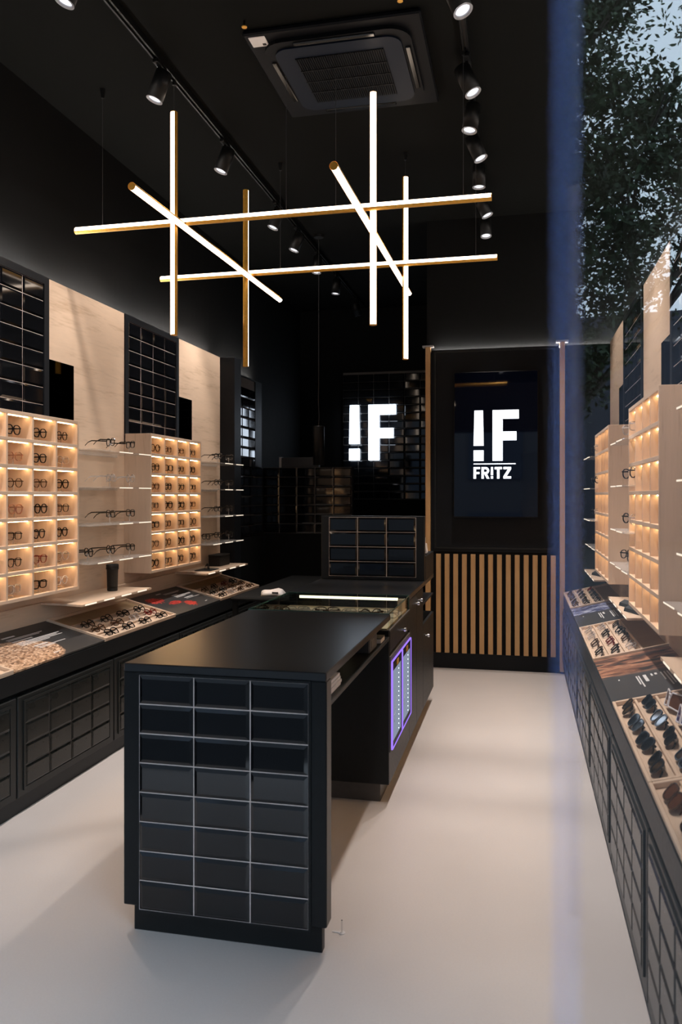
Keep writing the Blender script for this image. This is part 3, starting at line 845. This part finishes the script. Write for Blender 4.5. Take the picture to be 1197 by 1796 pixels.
# things on the lower shelves
c = thing('leather_cup', 'round black leather cup on the near left lower shelf', 'cup', (-2.615, 4.79, .9005))
MB().lathe([(.0005,0),(.032,0),(.0335,.004),(.037,.145),(.0405,.146),(.041,.172),(.039,.174),(.036,.172),(.034,.02),(.0005,.018)], n=28).build('cup_body', M_rubber, c, True)
MB().lathe([(.0375,.142),(.0415,.142),(.0415,.147),(.0375,.147),(.0375,.142)], n=28).build('rim_seam', M_rubber, c, True)
b = thing('case_box', 'small black box on the far left lower shelf', 'box', (-2.63, 6.74, .9005))
MB().bbox(-.055, .055, -.12, .12, 0, .085, .004).build('box_body', M_rubber, b); MB().bbox(-.057, .057, -.122, .122, .085, .10, .004).build('lid', M_rubber, b)
cl = MB().bbox(-.07, .07, -.10, .10, 0, .006, .002); tag(cl.build('cleaning_cloth', M_rubber, None, loc=(-2.56, 6.28, .9005)), 'flat black cloth under eyeglasses on the far left lower shelf', 'cloth')
spectacles('black eyeglasses lying on the black cloth on the far left lower shelf', (-2.55, 6.28, .932), (R(-8), 0, R(120)), 'square', 'thick', 'black', None, True)
for (y, x, l) in ((4.72, .61, 'black folded case lying on the near right lower shelf'), (4.50, .61, 'second flat black case on the near right lower shelf closer to the entrance'), (6.5, .61, 'flat black case on the far right lower shelf')):
    c = thing('glasses_case', l, 'case', (x, y, .9005), (0, 0, R(20)))
    MB().prism([(-.035, 0), (.035, 0), (.03, .018), (0, .034), (-.03, .018)], -.08, .08, 'y').build('case_body', M_rubber, c)
    MB().box(-.036, .036, -.02, .02, .0005, .004).build('flap', M_fblack, c)
for y, l in ((2.86, 'black sunglasses on the lower shelf nearest the entrance on the right wall'), ):
    spectacles(l, (.60, y, .925), (R(-6), 0, R(-120)), 'wayfarer', 'thick', 'black', M_lensd, False, None, 'sunglasses', None, 1.1)

# ------------------------------------------------------------------ front desk
IX0, IX1, IY0, IY1, IZ = -1.352, -.622, 2.555, 3.885, .943
t = thing('reception_desk', 'black desk with a tiled end panel in the middle of the shop', 'desk', (0, 0, 0))
MB().bbox(IX0, IX1, IY0, IY0+.066, .10, IZ-.03, .003).build('end_panel', M_black, t)
MB().box(IX1-.0012, IX1+.0008, IY0+.004, IY0+.064, .103, IZ-.032).build('edge_band', M_edge, t)
MB().bbox(IX0, IX1, IY0, IY1, IZ-.03, IZ, .003).build('desktop', M_top, t)
MB().bbox(IX0+.025, IX1-.022, IY0+.03, IY0+.066, 0, .10, .002).build('plinth', M_black, t)
MB().bbox(IX0, IX1-.004, IY0+.066, IY1, .814, .832, .002).build('under_shelf', M_door, t)
MB().bbox(IX0, IX0+.018, IY0+.066, IY1, .832, IZ-.03, .002).bbox(IX0+.35, IX0+.368, IY0+.066, IY1, .832, IZ-.03, .002).build('back_board', M_blackm, t)
gx = IX0 + (IX1-IX0-3*TP)/2; gz = .942-.036-8*TR
MB().box(gx, gx+3*TP, IY0-.002, IY0, gz, gz+8*TR).build('grout', M_grout, t)
tile_grid(t, (gx, IY0-.002, gz), 'front', 3, 8)
fr = MB()
for (a,b,c_,d) in ((gx-.008,gx+3*TP+.008,gz+8*TR,gz+8*TR+.008),(gx-.008,gx+3*TP+.008,gz-.008,gz),(gx-.008,gx,gz,gz+8*TR),(gx+3*TP,gx+3*TP+.008,gz,gz+8*TR)): fr.box(a,b,IY0-.006,IY0,c_,d)
fr.build('tile_frame', M_black, t)
p = thing('paper_stack', 'white paper stack in the desk shelf by the tiled end', 'paper', (-.70, 2.78, .8325))
for i in range(4): MB().box(-.05+random.uniform(-.004,.004), .055+random.uniform(-.006,.006), -.09, .09, i*.011, i*.011+.010).build('sheets', M_white, p)
b = thing('card_reader', 'dark grey box standing in the desk shelf', 'box', (-.68, 3.52, .8325))
MB().bbox(-.04, .04, -.09, .09, 0, .07, .006).build('case', M_greyp, b); MB().bbox(-.025, .042, -.06, .02, .02, .055, .003).build('front_plate', M_edge, b)
b = thing('notepad', 'small white notepad at the far end of the desk shelf', 'notepad', (-.67, 3.74, .8325))
MB().bbox(-.03, .035, -.05, .05, 0, .02, .002).build('pages', M_white, b); MB().bbox(-.03, .036, -.05, .052, .02, .024, .001).build('cover', M_greyp, b)
# wire hook on the floor
h = thing('wire_hook', 'small bent metal hook on the floor beside the desk', 'hook', (-.607, 2.72, 0))
MB().tube((0,0,.002), (0,0,.045), .003, n=8).build('pin', M_chrome, h); MB().lathe([(.0005,0),(.012,0),(.012,.003),(.0005,.003)], n=14).bbox(-.035,-.004,-.003,.003,0,.004,.001).build('foot', M_white, h)

# ------------------------------------------------------------------ vitrine counter with cooler
VX0, VX1 = -1.36, -.63
t = thing('vitrine_counter', 'black counter with a glass display top behind the desk', 'counter', (0, 0, 0))
MB().box(VX0, VX1-.02, 3.89, 4.63, .10, .855).build('carcass', M_blackm, t)
MB().bbox(VX0, VX1, 3.888, 3.906, .10, .86, .002).build('end_panel', M_black, t)
MB().box(VX0+.05, VX1-.05, 3.93, 4.63, 0, .10).build('plinth', M_edge, t)
MB().box(VX1-.02, VX1, 3.906, 4.63, .10, .255).build('lower_panel', M_black, t)
d = MB().bbox(VX1-.02, VX1+.002, 3.91, 4.626, .745, .855, .002).build('drawer', M_black, t)
MB().tube((VX1+.002, 4.30, .80), (VX1+.018, 4.30, .80), .007, n=12).tube((VX1+.018, 4.30, .80), (VX1+.030, 4.30, .80), .011, .010, n=14).build('knob', M_chrome, d)
MB().bbox(VX0, VX1+.004, 3.89, 4.63, .855, .863, .001).build('base_rim', M_edge, t)
MB().box(VX0+.012, VX1-.012, 3.90, 4.62, .863, .868).build('oak_bed', M_oakx, t)
for (a,b,c_,d_) in ((VX0,VX1,3.894,3.900),(VX0,VX1,4.618,4.624),(VX0,VX0+.006,3.9,4.618),(VX1-.006,VX1,3.9,4.618)):
    MB().box(a,b,c_,d_,.863,.939).build('glass_pane', M_vglass, t)
MB().box(VX0, VX1, 3.894, 4.624, .939, .945).build('glass_top', M_vglass, t)
mb = MB()
for (a,b,c_,d_) in ((VX0,VX1,3.892,3.895),(VX0,VX1,4.623,4.626),(VX0-.001,VX0+.002,3.895,4.623),(VX1-.002,VX1+.001,3.895,4.623)): mb.box(a,b,c_,d_,.9385,.9455)
mb.box(VX1-.004, VX1+.001, 4.615, 4.626, .863, .94)
mb.build('glass_edge', M_vedge, t)
MB().bbox(-1.33, -.655, 4.585, 4.605, .915, .938, .002).build('lamp_rail', M_metal, t)
MB().box(-1.28, -.69, 4.578, 4.585, .918, .933).build('lamp_bar', M_ledv, t)
MB().box(VX1-.05, VX1-.02, 4.50, 4.60, .868, .930).build('oak_block', M_oakv, t)
for i in range(9):
    w_ = MB().prism([(3.93+.0, .868), (4.10, .868), (4.10, .905)], -1.33+i*.076, -1.318+i*.076, 'x'); w_.build('oak_wedge', M_oakh, t)
for i in range(8):
    spectacles(f'clear eyeglasses inside the glass display top, {ORD[i]} from the left', (-1.285+i*.0845, 4.22+.03*(i%2), .893), (R(-30), 0, R(random.uniform(-40, 40))), styles[i%4], 'thick', 'clear' if i % 3 else 'tortoiseshell', None, True, 'eyeglasses in the glass display top')
k = thing('drinks_cooler', 'lit drinks cooler with two violet-edged glass doors in the counter', 'cooler', (VX1, 3.905, .255))
MB().bbox(-.018, .006, .003, .72, .0, .475, .002).build('cooler_frame', M_edge, k)
for i, (a, b) in enumerate(((.012, .350), (.362, .705))):
    d = MB().box(.006, .010, a+.03, b-.03, .04, .395).build('cooler_door', M_frost, k)
    mb = MB()
    for (p0, p1, z0, z1) in ((a, b, .443, .449), (a, b, .009, .015), (a, a+.006, .015, .443), (b-.006, b, .015, .443)): mb.bbox(.006, .016, p0, p1, z0, z1, .002)
    mb.build('light_frame', M_purple, d)
    mb = MB()
    for (p0, p1, z0, z1) in ((a+.009, b-.009, .395, .44), (a+.009, a+.03, .015, .395), (b-.03, b-.009, .015, .395), (a+.03, b-.03, .015, .04)): mb.box(.006, .012, p0, p1, z0, z1)
    mb.build('door_border', M_navy, d)
    MB().bbox(.012, .016, (a+b)/2-.03, (a+b)/2+.03, .402, .432, .002).build('control_plate', M_brass, d)
    mb = MB(); 
    for q in range(14): mb.bbox(.010, .013, (a+b)/2+.05, (a+b)/2+.0555, .055+q*.024, .0605+q*.024, .001)
    mb.build('led_dots', M_dot, d)
    pts = [(.0115, a+.05+.018*math.sin(q*1.9)+.012*q, .13+.020*math.cos(q*2.7)+.013*q) for q in range(11)]
    MB().path(pts, .0006, 5).build('frosted_script', M_white, d)
# ------------------------------------------------------------------ cabinet behind it
t = thing('counter_cabinet', 'black cabinet with doors and an open niche behind the glass display', 'cabinet', (0, 0, 0))
MB().box(VX0, VX1-.02, 4.632, 5.31, .10, .915).box(VX0, VX1-.30, 5.31, 5.96, .10, .915).box(VX1-.30, VX1-.02, 5.31, 5.96, .10, .665).build('carcass', M_blackm, t)
MB().box(VX0+.05, VX1-.045, 4.632, 5.93, 0, .10).build('plinth', M_edge, t)
MB().bbox(VX0, VX1, 4.63, 5.97, .915, .945, .002).build('worktop', M_top, t)
for i, (a, b, z1, kn) in enumerate(((4.634, 4.976, .912, (4.90, .862)), (4.980, 5.31, .912, (5.06, .862)))):
    d = MB().bbox(VX1-.02, VX1, a, b, .10, z1, .002).build('cabinet_door', M_black, t)
    MB().tube((VX1, kn[0], kn[1]), (VX1+.016, *kn), .006, n=12).tube((VX1+.016, *kn), (VX1+.028, *kn), .011, .010, n=14).build('knob', M_chrome, d)
d = MB().bbox(VX1-.02, VX1, 5.314, 5.965, .10, .662, .002).build('cabinet_door', M_black, t)
MB().tube((VX1, 5.45, .57), (VX1+.016, 5.45, .57), .006, n=12).tube((VX1+.016, 5.45, .57), (VX1+.028, 5.45, .57), .011, .010, n=14).build('knob', M_chrome, d)
MB().box(VX1-.30, VX1-.002, 5.31, 5.96, .79, .802).build('niche_shelf', M_black, t)
for z, l in ((.665, 'lower'), (.802, 'upper')):
    b = thing('black_bottle', f'small black bottle on the {l} niche shelf of the cabinet', 'bottle', (-.69, 5.50, z+.0005))
    MB().lathe([(.0005,0),(.026,0),(.027,.004),(.027,.06),(.012,.072),(.012,.082),(.0005,.082)], n=18).build('bottle_body', M_fblack, b, True)
    MB().lathe([(.013,.080),(.015,.080),(.015,.095),(.0005,.096)], n=14).build('cap', M_chrome, b, True)
t = thing('raised_counter', 'raised black counter block with a tiled front on the service cabinet', 'counter', (0, 0, .9455))
MB().bbox(VX0+.005, VX1-.003, 5.41, 5.465, 0, .44, .003).build('front_panel', M_black, t)
MB().bbox(VX0+.005, VX1, 5.465, 5.965, 0, .165, .003).build('body', M_black, t)
gx = VX0+.005+ (.722-3*TP)/2
MB().box(gx, gx+3*TP, 5.408, 5.41, .022, .022+4*TR).build('grout', M_grout, t)
tile_grid(t, (gx, 5.408, .022), 'front', 3, 4, jitter=.8)
c = thing('card_holder', 'small white card holder on the raised counter', 'card holder', (-.655, 5.62, 1.1115))
MB().bbox(-.02, .02, -.05, .05, 0, .012, .002).build('base', M_greyp, c)
MB().prism([(-.018,.012),(.018,.012),(.01,.075),(-.012,.075)], -.045, .045, 'y').build('cards', M_white, c); MB().tube((0,0,.075),(0,0,.12),.006,n=8).build('pin', M_white, c)

# back service desk with a cloth
t = thing('service_desk', 'low black desk in the shade behind the service counter', 'desk', (-1.88, 6.75, 0))
MB().bbox(-.30, .30, -.95, .75, .715, .745, .012).build('desktop', M_blackm, t)
for (x, y) in ((-.27,-.90),(.27,-.90),(-.27,.70),(.27,.70)): MB().bbox(x-.02,x+.02,y-.02,y+.02,0,.715,.003).build('leg', M_metal, t)
cl = thing('white_cloth', 'crumpled white cloth left on the low service desk', 'cloth', (-1.87, 5.98, .7455))
bm = bmesh.new(); bmesh.ops.create_icosphere(bm, subdivisions=3, radius=1)
for v in bm.verts:
    k_ = 1+.16*math.sin(5*v.co.x+2*v.co.y)+.12*math.sin(7*v.co.y+3*v.co.z)
    v.co = Vector((v.co.x*.10*k_, v.co.y*.08*k_, max(0, v.co.z)*.05*k_))
me = bpy.data.meshes.new('cloth_heap'); bm.to_mesh(me); bm.free(); me.materials.append(M_white)
for p_ in me.polygons: p_.use_smooth = True
obj('cloth_heap', me, cl)
MB().box(.0, .05, -.082, -.079, .02, .035).build('seam', M_greyp, cl)
# pendant
p = thing('pendant_lamp', 'black cylinder pendant lamp hanging over the back counter', 'lamp', (-1.845, 7.27, 1.81))
MB().lathe([(.045,.004),(.0535,.0),(.0535,.36),(.05,.365),(.0005,.365)], n=28).build('shade', M_metal, p, True)
MB().lathe([(.0005,.02),(.044,.02)], n=24).build('reflector', M_metalring, p)
MB().path([(0,0,.365),(.004,0,.46),(-.004,0,.62),(0,0,.75),(0,0,CH-1.81-.02)], .0028, 6).build('cord', M_greyp, p)
MB().lathe([(.0005,CH-1.81-.025),(.045,CH-1.81-.025),(.05,CH-1.81-.002),(.0005,CH-1.81-.002)], n=20).build('canopy', M_metal, p)

# ------------------------------------------------------------------ linear light sculpture
t = thing('linear_chandelier', 'brass light sculpture of crossing glowing tubes hanging from the ceiling', 'chandelier', (0, 0, 0))
BR = .0205
def bar(p0, p1, facing, gap=None):
    p0, p1 = Vector(p0), Vector(p1)
    d = (p1-p0).normalized(); f = Vector(facing); f = (f-d*f.dot(d)).normalized()
    half = R(55)
    m = MB().tube(p0, p1, BR, n=22, a0=half, a1=2*math.pi-half, caps=False, ref=f)
    b_ = m.build('brass_bar', M_brass, t, True)
    MB().tube(p0+d*.004, p1-d*.004, BR*.985, n=10, a0=-half, a1=half, caps=True, ref=f).build('diffuser', M_diff, b_)
    MB().tube(p0, p0+d*.003, BR*.97, n=20).tube(p1-d*.003, p1, BR*.97, n=20).build('end_cap', M_brass, b_)
    return b_
V = [(-1.968, 4.325), (-1.972, 5.585), (-.80, 4.39), (-.797, 5.65)]
bar((V[0][0], V[0][1], 2.46), (V[0][0], V[0][1], 3.76), (-.35, -.94, 0))
bar((V[1][0], V[1][1], 2.475), (V[1][0], V[1][1], 3.775), (.77, .635, 0))
bar((V[2][0], V[2][1], 2.478), (V[2][0], V[2][1], 3.778), (.18, -.98, 0))
bar((V[3][0], V[3][1], 2.495), (V[3][0], V[3][1], 3.795), (.545, -.838, 0))
HY0, HY1 = 4.37, 5.63
bar((-2.63, HY0, 3.13), (-.148, HY0-.01, 3.13), (0, -.82, .57))
bar((-2.67, HY1, 3.172), (-.152, HY1-.01, 3.172), (0, -.82, .57))
bar((-1.97+.042, 3.727, 3.10), (-1.97+.042, 6.30, 3.135), (.62, 0, -.78))
bar((-.80-.042, 3.60, 3.055), (-.80-.042, 6.18, 3.10), (.40, 0, -.90))
mb = MB()
for x, y, z in ((-1.30, HY0, 3.15), (-1.72, HY1, 3.19), (-1.01, HY0, 3.15), (-.30, HY0, 3.15), (-.30, HY1, 3.19), (-2.45, HY0, 3.15), (-1.968, 4.325, 3.76), (-.797, 5.65, 3.795)):
    mb = MB().tube((x, y, z), (x, y, CH-.05), .0013, n=5); w_ = mb.build('suspension_wire', M_greyp, t)
    MB().tube((x, y, CH-.055), (x, y, CH-.001), .009, .017, n=12).build('ceiling_fixing', M_metal, w_)

# brass sprinkler dots
for x, y, l in ((-1.385, 3.90, 'small brass dot on the ceiling left of the air conditioner'), (-.57, 3.86, 'small brass dot on the ceiling above the air conditioner corner')):
    s_ = thing('ceiling_dot', l, 'ceiling fitting', (x, y, CH))
    MB().tube((0,0,-.03),(0,0,-.001),.006,n=10).build('stem', M_metal, s_); MB().tube((0,0,-.034),(0,0,-.03),.014,n=14).build('disc', M_brass, s_)

# ------------------------------------------------------------------ air conditioner
t = thing('ceiling_air_conditioner', 'square black air conditioning cassette in the ceiling', 'air conditioner', (-.955, 4.445, CH))
mb = MB().bbox(-.47, .47, -.47, .47, -.03, -.001, .008); M_acp = mat('gloss_black_plastic', (.004,.0045,.006), .5, 0, .1); M_acn = mat('black_plastic_blue_sheen', (.004,.008,.018), .45, 0, .15)  # grille frame plastic: blue daylight sheen put into its base colour
mb.build('panel', M_acp, t)
def rrect(w_, h_, r, n=6):
    P = []
    for cx, cy, a0 in ((w_-r, h_-r, 0), (-w_+r, h_-r, 90), (-w_+r, -h_+r, 180), (w_-r, -h_+r, 270)):
        for i in range(n+1): a = R(a0+90*i/n); P.append((cx+r*math.cos(a), cy+r*math.sin(a)))
    return P
MB().prism(rrect(.40, .40, .12), -.05, -.03).build('raised_rim', M_acp, t)
MB().prism(rrect(.345, .345, .08), -.058, -.05).build('grille_frame', M_acn, t)
MB().box(-.245, .245, -.245, .245, -.0595, -.058).build('filter', M_blackm, t)
for q in range(40):
    x = -.24+q*.0123
    MB().box(x-.0035, x+.0035, -.245, .245, -.064, -.0595).build('fin', M_acp, t)
for y in (-.12, 0, .12): MB().box(-.245, .245, y-.003, y+.003, -.067, -.064).build('crossbar', M_metal, t)
for x, y, w_, h_ in ((0,-.372,.22,.014),(0,.372,.22,.014),(-.372,0,.014,.22),(.372,0,.014,.22)):
    MB().bbox(x-w_, x+w_, y-h_, y+h_, -.058, -.049, .004).build('louvre', M_fblack, t)
MB().bbox(-.445, -.355, -.447, -.355, -.034, -.029, .004).build('sensor_plate', M_white, t)
MB().box(-.385, -.367, -.385, -.367, -.0355, -.034).build('receiver', M_fblack, t)

# ------------------------------------------------------------------ track lights
for side, x, y1, l in (('left', -1.96, 10.0, 'long black lighting track along the left of the ceiling'), ('right', -.285, 7.05, 'black lighting track along the right of the ceiling')):
    tr = thing('lighting_track', l, 'lighting track', (x, 2.0, CH))
    MB().box(-.018, -.008, 0, y1-2.0, -.036, -.001).box(.008, .018, 0, y1-2.0, -.036, -.001).box(-.008, .008, 0, y1-2.0, -.012, -.001).build('rail', M_metal, tr)
    MB().box(-.008, .008, 0, y1-2.0, -.018, -.013).build('conductor', M_greyp, tr)
SPOTS_L = [(2.30, (-2.75, 3.3, 1.5), 1.0), (3.22, (-2.75, 2.9, 1.45), 1), (4.12, (-2.75, 3.9, 1.5), 1), (5.13, (-2.75, 4.85, 1.5), 1), (6.31, (-2.75, 5.9, 1.5), 1), (6.93, (-2.75, 6.55, 1.4), .9), (7.66, (-2.1, 7.2, .8), .2), (8.5, (-2.2, 8.35, 1.2), .2), (9.6, (-1.4, 10.2, 1.5), 0)]  # first entry is an unseen spot added to light the near left wall
SPOTS_R = [(2.55, (.74, 3.4, 1.3), 1.4), (3.68, (.74, 3.3, 1.2), 1.0), (4.436, (.74, 4.2, 1.4), 1.0), (4.88, (-.85, 4.4, .0), 1.15), (5.31, (.74, 5.15, 1.4), 1.0), (5.776, (-.30, 5.72, 0), 1.0), (6.4, (.74, 6.25, 1.4), .8), (6.9, (-.1, 6.2, 0), 1.0)]  # first entry: out of view, added to brighten the near right rack
BODY = MB().lathe([(.044,-.085),(.0465,-.09),(.0465,.07),(.044,.074),(.0005,.075)], n=28).mesh('lamp_body', M_metal, True)
RING = MB().lathe([(.0465,-.0905),(.036,-.0895),(.034,-.078),(.044,-.076)], n=28).mesh('lens_ring', M_metalring, True)
LENS = MB().lathe([(.0005,-.080),(.037,-.080)], n=24).mesh('lens', M_lamp)
ADP = MB().bbox(-.017, .017, -.06, .06, -.058, -.037, .003).mesh('track_adapter', M_metal)
STEM = MB().tube((0,0,-.10), (0,0,-.055), .009, n=10).mesh('stem', M_metal)
PW = 97.0
for side, x, lst in (('left', -1.96, SPOTS_L), ('right', -.285, SPOTS_R)):
    for i, (y, tgt, pw) in enumerate(lst):
        t = thing('spotlight', f'black cylinder spotlight on the {side} ceiling track, {ORD[i]} from the entrance', 'spotlight', (x, y, CH), group='spotlights on the ceiling tracks')
        obj('track_adapter', ADP, t); obj('stem', STEM, t)
        c = Vector((x, y, CH-.155)); d = (Vector(tgt)-c).normalized()
        q = d.to_track_quat('-Z', 'Y').to_euler()
        b_ = obj('lamp_body', BODY, t, (0, 0, -.155), q)
        obj('lens_ring', RING, b_); 
        if pw > 0: obj('lens', LENS, b_)
        if pw > 0:
            L_ = bpy.data.lights.new('spot_beam', 'SPOT'); L_.energy = PW*pw; L_.spot_size = R(70 if tgt[2] > .1 else (46 if y > 6.5 else 80)); L_.spot_blend = .55; L_.color = (1.0, .915, .86); L_.shadow_soft_size = .03
            lo = bpy.data.objects.new('spot_beam', L_); COL.objects.link(lo); lo.parent = b_; lo.location = (0, 0, -.095)

# ------------------------------------------------------------------ entrance door of glass, standing open beside the camera
phi = R(60)
tdir = Vector((math.sin(phi), math.cos(phi), 0)); ndir = Vector((math.cos(phi), -math.sin(phi), 0))
P0 = Vector((.0225, .365, 0)); T = .016; TL = .008
mg = clear('door_glass', (.985,.99,1.0), ior=2.1, rough=.0)
t = thing('glass_door', 'clear glass entrance door standing open at the right, reflecting street trees', 'door'); t['kind'] = 'thing'
def slab(s0, s1, n0, n1, z0, z1):
    c = [P0+tdir*s0+ndir*n0, P0+tdir*s1+ndir*n0, P0+tdir*s1+ndir*n1, P0+tdir*s0+ndir*n1]
    mb = MB(); vs = [(p.x, p.y, z0) for p in c]+[(p.x, p.y, z1) for p in c]
    return mb.add(vs, [(0,1,2,3),(7,6,5,4),(1,0,4,5),(2,1,5,6),(3,2,6,7),(0,3,7,4)])
slab(0.004, .62, -TL, 0, .0, 2.9).build('glass_leaf', mg, t)
M_band = clear('polished_edge', (.975,.985,1.0), ior=1.22, body=(.22,.36,.8), bodyf=.05, rough=.3)
slab(0, .004, -T, 0, 0, 2.9).build('polished_edge', M_band, t)

# ------------------------------------------------------------------ the street the door reflects
M_leaf = noisy('leaf_green', (.020,.046,.014), .5, 4, .6, .1)
M_bark = noisy('bark', (.035,.028,.022), .3, 12, .85, .05)
def tree(label, x, y, h, crown_z, rx, rz, nleaf, seed, size=.11, nclump=200):
    rnd = random.Random(seed)
    t = thing('street_tree', label, 'tree', (x, y, -.02), group='street trees')
    mb = MB(); tips = []
    def grow(p, d, L, r, lev):
        q = p+d*L; mb.tube(p, q, r, r*.7, n=7)
        if lev == 0: tips.append(q); return
        for _ in range(3 if lev > 1 else 2):
            nd = (d+Vector((rnd.uniform(-.75,.75), rnd.uniform(-.75,.75), rnd.uniform(-.1,.55)))).normalized()
            grow(q, nd, L*rnd.uniform(.62,.85), r*.62, lev-1)
        tips.append(q)
    grow(Vector((0,0,0)), Vector((.03,.02,1)).normalized(), h*.36, .13, 4)
    mb.build('trunk', M_bark, t)
    lf = MB(); clumps = []
    while len(clumps) < nclump:
        a = rnd.uniform(0, 2*math.pi); rr = math.sqrt(rnd.random())*rx
        clumps.append(Vector((rr*math.cos(a), rr*math.sin(a), crown_z+rnd.uniform(-1,1)*rz*math.sqrt(max(.02, 1-(rr/rx)**2)))))
    clumps += tips
    for _ in range(nleaf):
        c = rnd.choice(clumps)+Vector((rnd.gauss(0,.17), rnd.gauss(0,.17), rnd.gauss(0,.12)))
        u = Vector((rnd.gauss(0,1), rnd.gauss(0,1), rnd.gauss(0,.6))).normalized(); v = u.cross(Vector((rnd.gauss(0,1), rnd.gauss(0,1), rnd.gauss(0,1)))).normalized()
        s_ = size*rnd.uniform(.6,1.3)
        lf.add([c-u*s_, c+v*s_*.45, c+u*s_, c-v*s_*.45], [(0,1,2,3)])
    f = lf.build('foliage', M_leaf, t); f['kind'] = 'stuff'
    return t
def street(ang, dist): return (P0.x+dist*math.sin(R(ang)), P0.y+dist*math.cos(R(ang)))
x, y = street(116.5, 14.0); tree('dense dark street tree reflected in the glass door', x, y, 8.5, 7.2, 1.6, 4.4, 36000, 3, .065, 460)
x, y = street(109.0, 17.0); tree('thin branching street tree reflected at the edge of the glass door', x, y, 9.0, 8.2, 1.9, 3.4, 5000, 11, .06, 60)
# a pale building along the street
x, y = street(112, 34)
t = thing('street_building', 'pale building with dark windows beyond the street trees', 'building', (x, y, -.02), (0, 0, R(180-112)))
M_pale = noisy('pale_render', (.035,.042,.06), .05, 2, .8, .05)
M_win = mat('window_glass_dark', (.05,.06,.08), .1)
MB().box(-7, 7, 0, 6, 0, 7.6).build('wall', M_pale, t)
for i in range(6):
    for j in range(2):
        f = MB().box(-6.3+i*2.2, -4.9+i*2.2, -.06, .0, 1.2+j*3.3, 3.4+j*3.3).build('window', M_white, t)
        MB().box(-6.2+i*2.2, -5.0+i*2.2, -.07, -.06, 1.3+j*3.3, 3.3+j*3.3).build('pane', M_win, f)
# unseen houses across the street, made tall and dark to cut daylight
t = thing('street_building', 'unseen dark row of houses blocking daylight across the street behind the entrance', 'building', (0, -13, -.02))
MB().box(-30, 9, -6, 0, 0, 24).build('wall', M_fac, t)
for i in range(9):
    for j in range(4): MB().box(-24.5+i*3.8, -22.7+i*3.8, 0, .05, 1+j*3.1, 3+j*3.1).build('window', M_win, t)
